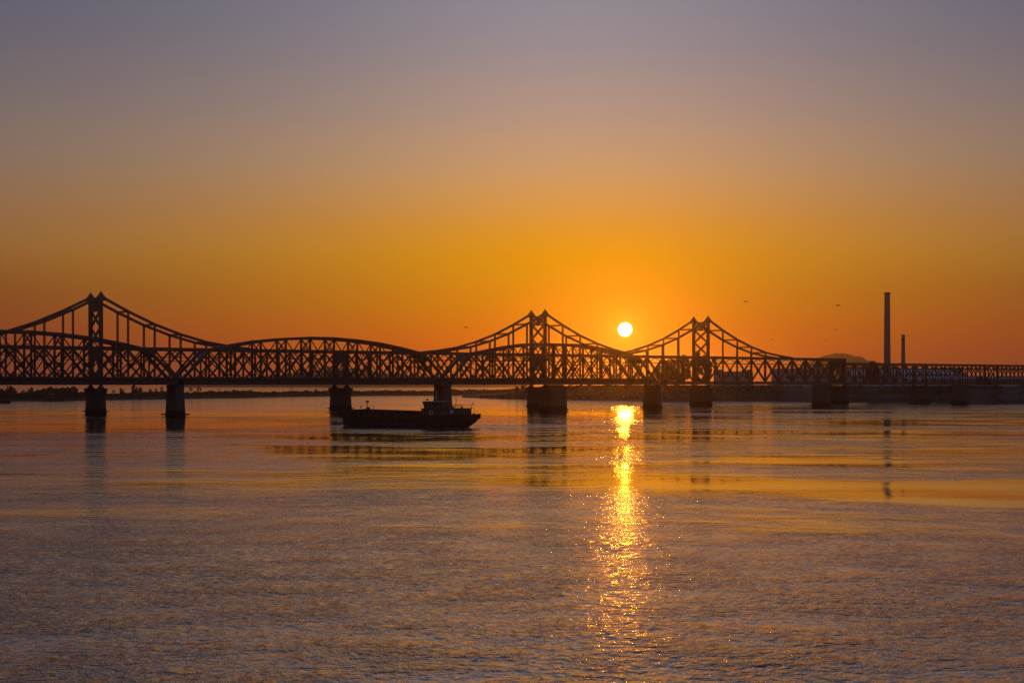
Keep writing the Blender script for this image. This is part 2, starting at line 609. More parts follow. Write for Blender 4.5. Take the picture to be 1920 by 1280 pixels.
def bank(name, shore, profile, mat, seed, jitter=1.2):
    """shore: (px, py, height factor) rows on the waterline; profile: (offset back, z)"""
    rnd = random.Random(seed)
    pts = resample([(gx(px, depth(py)), depth(py), k) for px, py, k in shore], 9.0)
    vs, fs = [], []
    n = len(profile)
    for (x, y, k) in pts:
        d = Vector((x, y, 0)).normalized()
        j = rnd.uniform(-jitter, jitter)
        for q, (o, z) in enumerate(profile):
            zz = z if z <= 0.05 else 0.05 + (z - 0.05) * k * (1 + rnd.uniform(-0.07, 0.07))
            oo = o + (j if 0 < q < n - 2 else 0) + (rnd.uniform(-0.8, 0.8) if q > 1 and q < n - 2 else 0)
            vs.append((x + d.x * oo, y + d.y * oo, zz))
    for i in range(len(pts) - 1):
        for q in range(n - 1):
            a = i * n + q
            fs.append((a, a + n, a + n + 1, a + 1))
    o = mesh_obj(name, vs, fs, mat, smooth=True)
    return o


LEFT_SHORE = [(-420, 756.0, 1), (-150, 753.2, 1), (0, 752.0, 1), (100, 751.4, 1), (200, 750.0, 1), (330, 747.6, 1), (450, 745.2, 1), (620, 742.6, 1),
              (720, 741.6, 1), (830, 740.9, 1), (930, 740.6, 1), (1120, 740.6, 1)]
RIGHT_SHORE = [(866, 745.4, 0.05), (890, 746.2, 0.10), (925, 747.6, 0.16), (950, 748.4, 0.30), (985, 749.0, 0.62), (1030, 749.6, 0.85), (1100, 750.2, 0.95), (1200, 751.2, 1),
               (1300, 752.4, 1), (1420, 752.6, 1), (1540, 753.4, 1), (1650, 754.2, 1), (1760, 755.0, 1), (1920, 756.4, 1), (2100, 758.2, 1), (2500, 763.0, 1)]
lb = bank('left_river_bank', LEFT_SHORE, [(-4, -1.5), (0, 0.05), (3, 0.9), (9, 2.0), (18, 2.6), (50, 2.7), (75, 2.4), (85, -1.5)], M['bank'], 3)
tag(lb, 'low dark earth bank of the far shore across the left half', 'river bank', kind='structure')
rb = bank('right_river_bank', RIGHT_SHORE, [(-4, -1.5), (0, 0.05), (4, 1.4), (12, 3.4), (20, 4.2), (30, 6.4), (38, 7.2), (60, 7.3), (160, 7.4), (400, 7.4), (900, 7.0), (930, -1.5)], M['levee'], 4)
tag(rb, 'grassy levee bank rising behind the right half of the bridges', 'river bank', kind='structure')


def shore_point(shore, px):
    for a, b in zip(shore[:-1], shore[1:]):
        if a[0] <= px <= b[0]:
            u = (px - a[0]) / (b[0] - a[0])
            return depth(a[1] + (b[1] - a[1]) * u), a[2] + (b[2] - a[2]) * u
    e = shore[-1] if px > shore[-1][0] else shore[0]
    return depth(e[1]), e[2]


def ridge(name, prof, Y, mat, seed, deep=500, amp=3.2):
    """a hill whose skyline passes through the given photograph points at depth Y"""
    rnd = random.Random(seed)
    pts = resample([(px, py) for px, py in prof], 3.0)
    rows = [(-deep * 0.6, 0.0), (-deep * 0.42, 0.28), (-deep * 0.25, 0.58), (-deep * 0.1, 0.86), (0, 1.0), (deep * 0.15, 0.85), (deep * 0.5, 0.2), (deep * 0.6, -0.05)]
    vs, fs = [], []
    n = len(rows)
    ph = [rnd.uniform(0, 6.28) for _ in range(6)]
    for i, (px, py) in enumerate(pts):
        top = at(px, py, Y)
        z0 = max(top.z, 0.5)
        wob = sum(math.sin(i * (0.29 + 0.41 * q) + ph[q]) / (1 + q) for q in range(6)) * amp * 0.3
        for q, (dy, k) in enumerate(rows):
            kk = k if q in (0, 4, n - 1) else k * (1 + rnd.uniform(-0.10, 0.10))
            vs.append((top.x * (1 + dy / Y), Y + dy + (0 if q in (0, n - 1) else rnd.uniform(-15, 15)), -0.5 + (z0 + (wob if z0 > 8 else 0) + 0.5) * kk if k > 0 else -0.8))
    for i in range(len(pts) - 1):
        for q in range(n - 1):
            a = i * n + q
            fs.append((a, a + n, a + n + 1, a + 1))
    return mesh_obj(name, vs, fs, mat, smooth=False)


mt = ridge('mountain', [(1440, 716), (1475, 700), (1500, 688), (1525, 675), (1545, 667), (1556, 665), (1566, 661.5), (1573, 660.5), (1582, 662.5), (1592, 664), (1604, 668), (1614, 669),
                        (1628, 675), (1645, 679), (1665, 684), (1700, 692), (1760, 702), (1840, 712), (1900, 716)], 3700, M['hill'], 5)
tag(mt, 'hazy mountain peak rising behind the end of the tall trusses', 'mountain', kind='structure')
hl = ridge('hill', [(330, 717), (420, 712), (500, 705), (560, 698), (600, 690), (618, 687.5), (640, 691), (664, 688.5), (690, 694), (720, 698), (770, 703), (840, 708), (930, 713), (1000, 716)], 3600, M['hill'], 6)
tag(hl, 'pale far hills seen through the middle of the bridge trusses', 'hills', kind='structure')


# ---------------------------------------------------------------- beams for the bridges
_beam_cache = {}


def beam_mesh(kind, mat, bays=0):
    key = (kind, mat.name, bays)
    if key in _beam_cache:
        return _beam_cache[key]
    mb = MB()
    if kind == 'box':
        mb.box((-0.5, -0.5, -0.5), (0.5, 0.5, 0.5))
    elif kind == 'section':           # rolled H section, flanges at +-z
        prof = [(-.5, -.5), (.5, -.5), (.5, -.36), (.14, -.36), (.14, .36), (.5, .36), (.5, .5), (-.5, .5), (-.5, .36), (-.14, .36), (-.14, -.36), (-.5, -.36)]
        mb.loft([[Vector((x, a, b)) for a, b in prof] for x in (-0.5, 0.5)])
    elif kind == 'laced':             # two side bars joined by zigzag lacing
        for s in (-1, 1):
            mb.box((-0.5, -0.5, s * 0.39 - 0.11), (0.5, 0.5, s * 0.39 + 0.11))
        for i in range(bays):
            x0, x1 = -0.5 + i / bays, -0.5 + (i + 1) / bays
            th = 0.24 / bays
            for y in (-0.42, 0.42):
                s = 1 if i % 2 else -1
                mb.add([(x0 - th, y - .08, -s * .3), (x0 + th, y - .08, -s * .3), (x1 + th, y - .08, s * .3), (x1 - th, y - .08, s * .3),
                        (x0 - th, y + .08, -s * .3), (x0 + th, y + .08, -s * .3), (x1 + th, y + .08, s * .3), (x1 - th, y + .08, s * .3)],
                       [(0, 1, 2, 3), (7, 6, 5, 4), (0, 4, 5, 1), (1, 5, 6, 2), (2, 6, 7, 3), (3, 7, 4, 0)])
    me = bpy.data.meshes.new('beam_' + kind)
    me.from_pydata([tuple(v) for v in mb.v], [], mb.f)
    me.materials.append(mat)
    me.update()
    _beam_cache[key] = me
    return me


def beam(name, p, q, wd, hd, mat, parent, kind='section', side=(0, 1, 0)):
    """a straight member from p to q: wd across the truss plane, hd in it"""
    p, q = Vector(p), Vector(q)
    L = (q - p).length
    x = (q - p) / L
    y = Vector(side) - x * x.dot(Vector(side))
    if y.length < 1e-4:
        y = Vector((1, 0, 0)) - x * x.x
    y.normalize()
    z = x.cross(y)
    bays = max(3, int(round(L / (hd * 1.1)))) if kind == 'laced' else 0
    o = bpy.data.objects.new(name, beam_mesh(kind, mat, bays))
    mtx = Matrix(((x.x * L, y.x * wd, z.x * hd, (p.x + q.x) / 2), (x.y * L, y.y * wd, z.y * hd, (p.y + q.y) / 2),
                  (x.z * L, y.z * wd, z.z * hd, (p.z + q.z) / 2), (0, 0, 0, 1)))
    link(o, parent)
    o.matrix_basis = mtx
    return o


def plate(name, pts, y, th, mat, parent):
    """a flat plate in the truss plane (pts are (x, z))"""
    mb = MB()
    n = len(pts)
    mb.loft([[Vector((a, y - th / 2, b)) for a, b in pts], [Vector((a, y + th / 2, b)) for a, b in pts]])
    return mb.obj(name, mat, parent)


def chord(name, pts, y, wd, hd, mat, parent):
    """a continuous chord through (x, z) points in the truss plane y"""
    rings = []
    for i, (x, z) in enumerate(pts):
        a = pts[max(0, i - 1)]
        b = pts[min(len(pts) - 1, i + 1)]
        d = Vector((b[0] - a[0], b[1] - a[1])).normalized()
        nrm = Vector((-d.y, d.x))
        rings.append([Vector((x + nrm.x * s * hd / 2, y + t * wd / 2, z + nrm.y * s * hd / 2)) for t, s in ((-1, -1), (1, -1), (1, 1), (-1, 1))])
    mb = MB()
    mb.loft(rings)
    return mb.obj(name, mat, parent)


DIRX, DIRY = 0.7966, 0.6045
BRZ = math.atan2(DIRY, DIRX)


def pier_rings(prof, half_len, half_w, n=28):
    """stadium plan (long across the bridge), prof = (z, scale length, scale width)"""
    rings = []
    for z, a, b in prof:
        ring = []
        hw = half_w * b
        hl = half_len * a
        for i in range(n):
            t = 2 * math.pi * i / n
            cx, sy = math.cos(t), math.sin(t)
            # superellipse: blunt rounded noses
            ex = math.copysign(abs(cx) ** 0.55, cx)
            ey = math.copysign(abs(sy) ** 0.75, sy)
            ring.append(Vector((hw * ex, hl * ey, z)))
        rings.append(ring)
    return rings


_pier_me = {}


def make_pier(x, parent, style, name='pier'):
    """style: 'old' tapered, 'rail' flared head"""
    if style not in _pier_me:
        mb = MB()
        if style == 'old':
            prof = [(-3, 1.06, 1.22), (0.2, 1.04, 1.18), (0.5, 1.03, 1.15), (3, 0.98, 1.07), (6, 0.94, 0.99), (8.1, 0.90, 0.93), (8.15, 0.95, 1.0), (8.75, 0.95, 1.0)]
            mb.loft(pier_rings(prof, 4.0, 1.75))
        else:
            prof = [(-3, 1.02, 1.12), (0.2, 1.02, 1.10), (2.5, 0.97, 1.0), (4.6, 0.945, 0.96), (5.6, 0.965, 0.99), (6.4, 1.01, 1.07), (7.1, 1.07, 1.20), (7.45, 1.085, 1.24), (7.75, 1.085, 1.24)]
            mb.loft(pier_rings(prof, 6.0, 1.8))
        main = mb
        lg = MB()
        if style == 'old':
            lg.loft(pier_rings([(0.42, 1.16, 1.75), (0.42, 1.20, 1.85), (0.72, 1.20, 1.85), (0.72, 1.04, 1.16)], 4.0, 1.75), caps=True)
        else:
            lg.loft(pier_rings([(0.62, 1.10, 1.55), (0.62, 1.12, 1.60), (0.84, 1.12, 1.60), (0.84, 1.00, 1.08)], 6.0, 1.8), caps=True)
        bb = MB()
        zc0, zc1 = (8.75, 9.15) if style == 'old' else (7.75, 8.85)
        sp = 2.75 if style == 'old' else 4.25
        for s in (-1, 1):
            bb.loft([[Vector((sx * e, s * sp + sy * e, z)) for sx, sy in ((-1, -1), (1, -1), (1, 1), (-1, 1))] for z, e in ((zc0, 0.85), (zc0 + 0.25, 0.8), (zc1 - 0.3, 0.36), (zc1, 0.5))])
        mes = []
        for nm, q in (('pier', main), ('ledge', lg)):
            me = bpy.data.meshes.new(nm)
            me.from_pydata([tuple(v) for v in q.v], [], q.f)
            me.materials.append(M['stone'])
            me.update()
            mes.append(me)
        half = len(bb.v) // 2
        bme = bpy.data.meshes.new('bearing')
        fs1 = [f for f in bb.f if max(f) < half]
        bme.from_pydata([tuple(v - Vector((0, -sp, 0))) for v in bb.v[:half]], [], fs1)
        bme.materials.append(M['steel'])
        bme.update()
        _pier_me[style] = (mes[0], mes[1], bme, sp)
    a, b, c, sp = _pier_me[style]
    o = bpy.data.objects.new(name, a)
    link(o, parent)
    o.location = (x, 0, 0)
    l = bpy.data.objects.new('ledge', b)
    link(l, o)
    return o, c, sp


def add_bearings(pier, bme, sp):
    for s in (-1, 1):
        k = bpy.data.objects.new('bearing', bme)
        link(k, pier)
        k.location = (0, s * sp, 0)


# ---------------------------------------------------------------- the old bridge in front (ends in mid river)
YF = F * H / (0.01497 * 3515)
old = empty('broken_truss_bridge', (0, YF, 0), BRZ)
tag(old, 'nearer dark steel truss bridge with rounded camelback tops, broken off near the sun', 'bridge')
WF = 2.75        # half distance between truss planes
ZB = 10.62       # bottom chord axis
S = M['steel']


def handrails(span, x0, x1):
    for y in (-3.9, 3.9):
        for z in (11.2, 11.75):
            beam('handrail', (x0, y, z), (x1, y, z), 0.07, 0.07, S, span, 'box')
        n = int((x1 - x0) / 4.6)
        for i in range(n + 1):
            x = x0 + 0.2 + (x1 - x0 - 0.4) * i / n
            beam('rail_post', (x, y, 10.35), (x, y, 11.72), 0.09, 0.09, S, span, 'box', side=(1, 0, 0))


def old_floor(span, x0, x1):
    mb = MB()
    mb.box((x0, -4.1, 10.02), (x1, 4.1, 10.36))
    mb.obj('deck', M['deck'], span)
    for y in (-3.75, 3.75):
        beam('fascia_girder', (x0, y, 9.45), (x1, y, 9.45), 0.35, 1.14, S, span, 'box')
        beam('fascia_flange', (x0, y, 8.92), (x1, y, 8.92), 0.7, 0.10, S, span, 'box')


def old_truss(stations, tops, ends=True, pivot=False):
    """stations: x of every panel point; tops: top chord height or None (bottom ends)"""
    x0, x1 = stations[0], stations[-1]
    span = empty('truss_span', (0, 0, 0), 0, old)
    n = len(stations)
    hips = [i for i in range(n) if tops[i] is not None]
    for y in (-WF, WF):
        beam('bottom_chord', (x0, y, ZB), (x1, y, ZB), 0.6, 0.80, S, span, 'box')
        chord('top_chord', [(stations[i], tops[i] - 0.42) for i in hips], y, 0.62, 0.84, S, span)
        a, b = hips[0], hips[-1]
        beam('end_post', (x0 + 0.4, y, ZB + 0.2), (stations[a], y, tops[a] - 0.45), 0.62, 0.80, S, span, 'box')
        beam('end_post', (x1 - 0.4, y, ZB + 0.2), (stations[b], y, tops[b] - 0.45), 0.62, 0.80, S, span, 'box')
        for i in hips:
            beam('vertical', (stations[i], y, ZB + 0.3), (stations[i], y, tops[i] - 0.6), 0.5, 0.52 if i not in (a, b) else 0.34, S, span)
        for i in range(a, b):
            xa, xb = stations[i], stations[i + 1]
            if xb - xa < 6:
                k = (tops[i] + ZB) / 2
                beam('diagonal', (xa, y - .08, ZB + 0.3), (xb, y - .08, k), 0.18, 0.26, S, span)
                beam('diagonal', (xb, y + .08, k), (xa, y + .08, tops[i] - 0.6), 0.18, 0.26, S, span)
                continue
            beam('diagonal', (xa, y - .09, tops[i] - 0.6), (xb, y - .09, ZB + 0.3), 0.16, 0.30, S, span)
            beam('diagonal', (xa, y + .09, ZB + 0.3), (xb, y + .09, tops[i + 1] - 0.6), 0.16, 0.30, S, span)
    # sway frames between the planes
    for i in hips:
        x, zt = stations[i], tops[i]
        inner = i not in (hips[0], hips[-1])
        mb = MB()
        lo = max(zt - 3.6, 16.6)
        mb.bar((x, -WF + .2, zt - 0.55), (x, WF - .2, zt - 0.55), 0.35, 0.4, side=(1, 0, 0))
        mb.bar((x, -WF + .2, lo), (x, WF - .2, lo), 0.25, 0.28, side=(1, 0, 0))
        mb.bar((x - .07, -WF + .2, lo), (x - .07, WF - .2, zt - 0.6), 0.12, 0.2, side=(1, 0, 0))
        mb.bar((x + .07, WF - .2, lo), (x + .07, -WF + .2, zt - 0.6), 0.12, 0.2, side=(1, 0, 0))
        mb.obj('sway_frame', S, span)
    for i in range(hips[0], hips[-1]):
        xa, xb = stations[i], stations[i + 1]
        za, zb = tops[i] - 0.5, tops[i + 1] - 0.5
        mb = MB()
        mb.bar((xa, -WF, za), (xb, WF, zb), 0.16, 0.14, side=(0, 0, 1))
        mb.bar((xa, WF, za - 0.16), (xb, -WF, zb - 0.16), 0.16, 0.14, side=(0, 0, 1))
        mb.obj('top_lateral', S, span)
    # portal bracing between the inclined end posts
    for a, xe in ((hips[0], x0 + 0.4), (hips[-1], x1 - 0.4)):
        xh, zh = stations[a], tops[a] - 0.45
        for u0, u1, nm in ((0.55, 0.96, 'portal'),):
            p0 = Vector((xe + (xh - xe) * u0, 0, ZB + 0.2 + (zh - ZB - 0.2) * u0))
            p1 = Vector((xe + (xh - xe) * u1, 0, ZB + 0.2 + (zh - ZB - 0.2) * u1))
            pm = p0.lerp(p1, 0.45)
            mb = MB()
            d = (p1 - p0).normalized()
            nrm = Vector((-d.z, 0, d.x)) * 0.06
            Y = Vector((0, 1, 0))
            poly = [p0 - Y * (WF - .3), pm - Y * (WF - 1.2), pm + Y * (WF - 1.2), p0 + Y * (WF - .3), p1 + Y * (WF - .3), p1 - Y * (WF - .3)]
            mb.loft([[v - nrm for v in poly], [v + nrm for v in poly]])
            mb.obj(nm, S, span)
    old_floor(span, x0 + 0.03, x1 - 0.03)
    handrails(span, x0 + 0.3, x1 - 0.3)
    return span


def camel(xa, xb):
    L = xb - xa - 1.6
    st = [xa + 0.8 + L * i / 11 for i in range(12)]
    tp = [None, 18.9, 20.6, 21.95, 22.78, 23.25, 23.25, 22.78, 21.95, 20.6, 18.9, None]
    return st, tp


PF = [-211.0, -119.5, -28.0, 63.5]
for xa, xb in ((PF[0], PF[1]), (PF[1], PF[2])):
    old_truss(*camel(xa, xb))
cx = (PF[2] + PF[3]) / 2
half = [2.6, 10.8, 19.3, 27.9, 36.7, 44.6]
st = [cx - h for h in reversed(half)] + [cx + h for h in half]
ht = [22.85, 22.8, 21.8, 20.3, 18.75, None]
old_truss(st, list(reversed(ht)) + ht)
for x in PF:
    p, bme, sp = make_pier(x, old, 'old')
    add_bearings(p, bme, sp)
# round pivot pier under the swing span
mb = MB()
mb.lathe((cx, 0, 0), [(4.9, -3), (4.75, 0.3), (4.55, 3.0), (4.4, 7.3), (4.75, 7.4), (4.75, 8.0)], 36)
pv = mb.obj('pivot_pier', M['stone'], old)
mb = MB()
mb.lathe((cx, 0, 0), [(5.35, 0.42), (5.35, 0.70), (4.70, 0.70)], 36)
mb.obj('ledge', M['stone'], pv)
mb = MB()
mb.lathe((cx, 0, 0), [(4.0, 8.0), (4.0, 8.35), (3.4, 8.35), (3.4, 8.8)], 36)
mb.obj('turntable', S, pv)
# raking props under the swing span's cut end
for y in (-WF, WF):
    beam('prop', (cx + 4.6, y, 6.9), (cx + 10.5, y, 8.9), 0.3, 0.35, S, old)

# the two piers that have lost their spans
for x, lab in ((155.0, 'bare tapered stone pier standing before the last tall truss'), (246.5, 'bare tapered stone pier before the low lattice spans')):
    e = empty('bare_bridge_pier', (DIRX * x, YF + DIRY * x, 0), BRZ)
    p, bme, sp = make_pier(0, e, 'old', 'shaft')
    tag(e, lab, 'bridge pier')

# ---------------------------------------------------------------- the railway bridge behind
YB = F * H / (0.01327 * 3515)
rail = empty('railway_truss_bridge', (0, YB, 0), BRZ)
tag(rail, 'farther railway truss bridge with peaked towers and sweeping hung chords, crossing the whole river', 'bridge')
WB = 4.25
T = M['steel_far']
LB = 86.7
PB = [-247.6, -160.9, -74.2, 12.5, 99.2, 185.9]
ZBB, ZTB = 9.55, 20.05      # chord axes


def x_panels(span, xs, y, zb, zt, dw, vw, gus, skip_v=()):
    for i in range(len(xs) - 1):
        xa, xb = xs[i], xs[i + 1]
        beam('diagonal', (xa, y - .10, zb + 0.2), (xb, y - .10, zt - 0.2), 0.2, dw, T, span)
        beam('diagonal', (xa, y + .10, zt - 0.2), (xb, y + .10, zb + 0.2), 0.2, dw, T, span)
        xm, zm = (xa + xb) / 2, (zb + zt) / 2
        if gus:
            g = gus
            plate('gusset_plate', [(xm - g * .42, zm - g * .62), (xm + g * .42, zm - g * .62), (xm + g * .62, zm - g * .3), (xm + g * .62, zm + g * .3), (xm + g * .42, zm + g * .62),
                                   (xm - g * .42, zm + g * .62), (xm - g * .62, zm + g * .3), (xm - g * .62, zm - g * .3)], y, 0.46, T, span)
    for i, x in enumerate(xs):
        if i in skip_v:
            continue
        beam('vertical', (x, y, zb + 0.3), (x, y, zt - 0.3), 0.45, vw, T, span)


def rail_floor(span, x0, x1, wb, zb):
    mb = MB()
    mb.box((x0, -wb + 0.4, zb - 0.45), (x1, wb - 0.4, zb - 0.12))
    mb.obj('deck', M['deck'], span)
    for y in (-0.75, 0.75):
        beam('rail', (x0, y, zb - 0.03), (x1, y, zb - 0.03), 0.08, 0.16, T, span)


def sway(span, x, wb, zt, drop, mat):
    mb = MB()
    mb.bar((x, -wb + .2, zt - drop), (x, wb - .2, zt - drop), 0.3, 0.36, side=(1, 0, 0))
    mb.bar((x, -wb + .2, zt - drop), (x, 0, zt - 0.1), 0.2, 0.26, side=(1, 0, 0))
    mb.bar((x, wb - .2, zt - drop), (x, 0, zt - 0.1), 0.2, 0.26, side=(1, 0, 0))
    mb.bar((x, -wb + .2, zt + 0.1), (x, wb - .2, zt + 0.1), 0.3, 0.34, side=(1, 0, 0))
    return mb.obj('sway_frame', mat, span)


def portal_frame(parent, x, wb, z0, z1, hole, th=0.5):
    """plated frame with a pointed oval opening"""
    hz0, hz1, hw = hole
    n = 24
    inner, outer = [], []
    for i in range(n):
        t = i / n * 4
        seg, u = int(t), t - int(t)
        zc_, hh = (hz0 + hz1) / 2, (hz1 - hz0) / 2
        if seg == 0:
            s, v = 1, -1 + u
        elif seg == 1:
            s, v = 1, u
        elif seg == 2:
            s, v = -1, 1 - u
        else:
            s, v = -1, -u
        wdt = hw * (1 - abs(v) ** 1.6)
        inner.append(Vector((0, s * wdt, zc_ + hh * v)))
        zz = z0 if (seg == 0 and u < 0.5) or (seg == 3 and u > 0.5) else (z1 if (seg == 1 and u > 0.5) or (seg == 2 and u < 0.5) else None)
        if i == 0:
            oy, oz = 0, z0
        elif seg == 0:
            oy, oz = (wb * u * 2, z0) if u <= 0.5 else (wb, z0 + (zc_ - z0) * (u - 0.5) * 2)
        elif seg == 1:
            oy, oz = (wb, zc_ + (z1 - zc_) * u * 2) if u <= 0.5 else (wb * (1 - (u - .5) * 2), z1)
        elif seg == 2:
            oy, oz = (-wb * u * 2, z1) if u <= 0.5 else (-wb, z1 - (z1 - zc_) * (u - 0.5) * 2)
        else:
            oy, oz = (-wb, zc_ - (zc_ - z0) * u * 2) if u <= 0.5 else (-wb * (1 - (u - .5) * 2), z0)
        outer.append(Vector((0, oy, oz)))
    vs, fs = [], []
    for dx in (-th / 2, th / 2):
        vs += [v + Vector((x + dx, 0, 0)) for v in inner] + [v + Vector((x + dx, 0, 0)) for v in outer]
    for i in range(n):
        j = (i + 1) % n
        fs.append((i, n + i, n + j, j))
        fs.append((2 * n + i, 2 * n + j, 3 * n + j, 3 * n + i))
        fs.append((i, j, 2 * n + j, 2 * n + i))
        fs.append((n + i, 3 * n + i, 3 * n + j, n + j))
    return mesh_obj('portal_frame', vs, fs, T, parent)


PAN = LB / 10
for si in range(5):
    xa, xb = PB[si], PB[si + 1]
    span = empty('truss_span', (0, 0, 0), 0, rail)
    xs = [xa + PAN * i for i in range(11)]
    ga, gb = 0.03, (0.03 if si < 4 else -0.2)
    for y in (-WB, WB):
        beam('bottom_chord', (xa + ga, y, ZBB - 0.08), (xb - gb, y, ZBB - 0.08), 0.7, 1.25, T, span, 'box')
        beam('top_chord', (xa + ga, y, ZTB), (xb - gb, y, ZTB), 0.7, 1.0, T, span, 'box')
        x_panels(span, xs, y, ZBB + 0.35, ZTB - 0.2, 0.62, 0.55, 1.15, skip_v=(0, 10))
    for i in range(1, 10):
        sway(span, xs[i], WB, ZTB - 0.35, 2.1, T)
    rail_floor(span, xa + .03, xb - .03, WB, ZBB)

CABLE = [35.6, 31.5, 27.7, 24.75, 22.5, 21.2, 20.3]
for k, x in enumerate(PB):
    if k == 0:
        continue
    p, bme, sp = make_pier(x, rail, 'rail')
    add_bearings(p, bme, sp)
    # inspection walkway hung round the pier head
    wk = MB()
    for s in (-1, 1):
        wk.bar((-3.0, s * 6.9, 7.55), (3.0, s * 6.9, 7.55), 0.9, 0.12)
    tower = k in (1, 3, 4)
    host = empty('tower' if tower else 'pier_frame', (0, 0, 0), 0, rail)
    ztop = 36.0 if tower else ZTB + 0.5
    if k < 5 or True:
        for y in (-WB, WB):
            beam('post', (x, y, ZBB - 0.6), (x, y, ztop), 0.85, 1.15, T, host, 'box')
        portal_frame(host, x, WB - 0.4, ZBB + 0.1, ZTB - 0.1, (ZBB + 1.4, ZTB - 3.2, 2.3))
    if tower:
        for y in (-WB, WB):
            # concave pointed cap, long along the bridge
            rings = []
            for z, e in ((34.5, 0.62), (34.7, 1.9), (35.15, 1.75), (35.7, 1.15), (36.2, 0.72), (36.7, 0.42), (37.15, 0.20), (37.5, 0.05)):
                rings.append([Vector((x + a * e, y + b * min(e, 0.62), z)) for a, b in ((-1, -1), (1, -1), (1, 1), (-1, 1))])
            mb = MB()
            mb.loft(rings)
            mb.obj('pointed_cap', T, host)
        # openwork head beam: chords, web posts and rings between the posts
        mb = MB()
        mb.bar((x, -WB + .4, 34.6), (x, WB - .4, 34.6), 0.6, 0.5, side=(1, 0, 0))
        mb.bar((x, -WB + .4, 31.5), (x, WB - .4, 31.5), 0.6, 0.5, side=(1, 0, 0))
        for s in (-1, 1):
            mb.bar((x, s * 0.55, 31.6), (x, s * 0.55, 34.5), 0.5, 0.5, side=(1, 0, 0))
            mb.bar((x - .1, s * 0.6, 31.6), (x - .1, s * 3.6, 34.5), 0.3, 0.42, side=(1, 0, 0))
            mb.bar((x + .1, s * 0.6, 34.5), (x + .1, s * 3.6, 31.6), 0.3, 0.42, side=(1, 0, 0))
            mb.bar((x, s * 2.1, 31.6), (x, s * 2.1, 34.5), 0.3, 0.34, side=(1, 0, 0))
            mb.bar((x, s * 2.4, 31.5), (x, s * 3.9, 29.9), 0.5, 0.5, side=(1, 0, 0))
            # flared shoulders down from the caps
            mb.add([(x - .3, s * 1.9, 34.8), (x - .3, s * 3.9, 34.8), (x - .3, s * 3.9, 36.3), (x - .3, s * 3.0, 35.25),
                    (x + .3, s * 1.9, 34.8), (x + .3, s * 3.9, 34.8), (x + .3, s * 3.9, 36.3), (x + .3, s * 3.0, 35.25)],
                   [(0, 1, 2, 3), (7, 6, 5, 4), (0, 4, 5, 1), (1, 5, 6, 2), (2, 6, 7, 3), (3, 7, 4, 0)])
        mb.obj('head_beam', T, host)
        for za, zb in ((20.9, 26.1), (26.1, 31.3)):
            for s in (-1, 1):
                beam('cross_brace', (x + s * .22, -s * (WB - .4), za), (x + s * .22, s * (WB - .4), zb), 0.4, 0.78, T, host, 'laced', side=(1, 0, 0))
        for dirn in (-1, 1):
            meet = (k == 3 and dirn == 1) or (k == 4 and dirn == -1)
            nj = 5 if meet else 6
            zz = list(CABLE)
            if meet:
                zz[5] = 21.05
            pts = [(x + dirn * PAN * j + (dirn * 0.45 if j == 0 else 0) - (dirn * 0.02 if (meet and j == 5) else 0), zz[j]) for j in range(nj + 1)]
            for y in (-WB, WB):
                chord('hung_chord', pts, y, 0.6, 0.78, T, host)
                for j in range(1, 5):
                    beam('hanger', (x + dirn * PAN * j, y, ZTB + 0.45), (x + dirn * PAN * j, y, zz[j] - 0.3), 0.42, 0.62, T, host, 'laced')
                if not meet:
                    xe = x + dirn * PAN * 5
                    plate('end_web', [(xe, 20.5), (xe, 21.0), (xe + dirn * PAN * .7, 20.6), (xe + dirn * PAN * .7, 20.5)], y, 0.2, T, host)
            for j in range(1, 5):
                xx = x + dirn * PAN * j
                beam('cross_strut', (xx, -WB + .3, zz[j]), (xx, WB - .3, zz[j]), 0.5, 0.62, T, host, 'laced', side=(1, 0, 0))

# low lattice spans towards the right bank
PS = [186.3, 246.2, 304.0, 362.0]
ZSB, ZST, WS = 9.4, 18.3, 3.6
for si in range(3):
    xa, xb = PS[si], PS[si + 1]
    span = empty('lattice_span', (0, 0, 0), 0, rail)
    n = 8
    xs = [xa + 0.5 + (xb - xa - 1.0) * i / n for i in range(n + 1)]
    for y in (-WS, WS):
        beam('bottom_chord', (xa + .3, y, ZSB), (xb - .3, y, ZSB), 0.6, 1.2, T, span, 'box')
        beam('top_chord', (xa + .3, y, ZST), (xb - .3, y, ZST), 0.6, 0.75, T, span, 'box')
        x_panels(span, xs, y, ZSB + 0.3, ZST - 0.1, 0.45, 0.42, 0.7)
        if si < 3:
            beam('sub_chord', (xa + .4, y, ZST - 2.2), (xb - .4, y, ZST - 2.2), 0.2, 0.22, T, span, 'box')
    for x in xs:
        sway(span, x, WS, ZST - 0.25, 1.9, T)
    rail_floor(span, xa + .03, xb - .03, WS, ZSB)
    if si > 0:
        p, bme, sp = make_pier(xa, rail, 'rail')
        add_bearings(p, bme, WS)
p, bme, sp = make_pier(PS[3], rail, 'rail')
add_bearings(p, bme, WS)

for y in (-1.6, 1.6):
    for z in (17.6, 16.4):
        beam('overhead_wire', (PB[0], y, z), (PS[3], y, z), 0.09, 0.09, T, rail, 'box')
# lamps on brackets along the near side of the old bridge
for x0_, x1_ in ((PF[0], PF[1]), (PF[1], PF[2])):
    for i in range(1, 11):
        x = x0_ + 0.8 + (x1_ - x0_ - 1.6) * i / 11
        lp = MB()
        lp.bar((x, -WF - .25, 14.6), (x, -WF - 1.0, 14.9), 0.08, 0.08, side=(1, 0, 0))
        lp.lathe((x, -WF - 1.0, 14.45), [(0.10, 0), (0.26, 0.1), (0.26, 0.3), (0.08, 0.5)], 8)
        lp.obj('lamp', S, old)

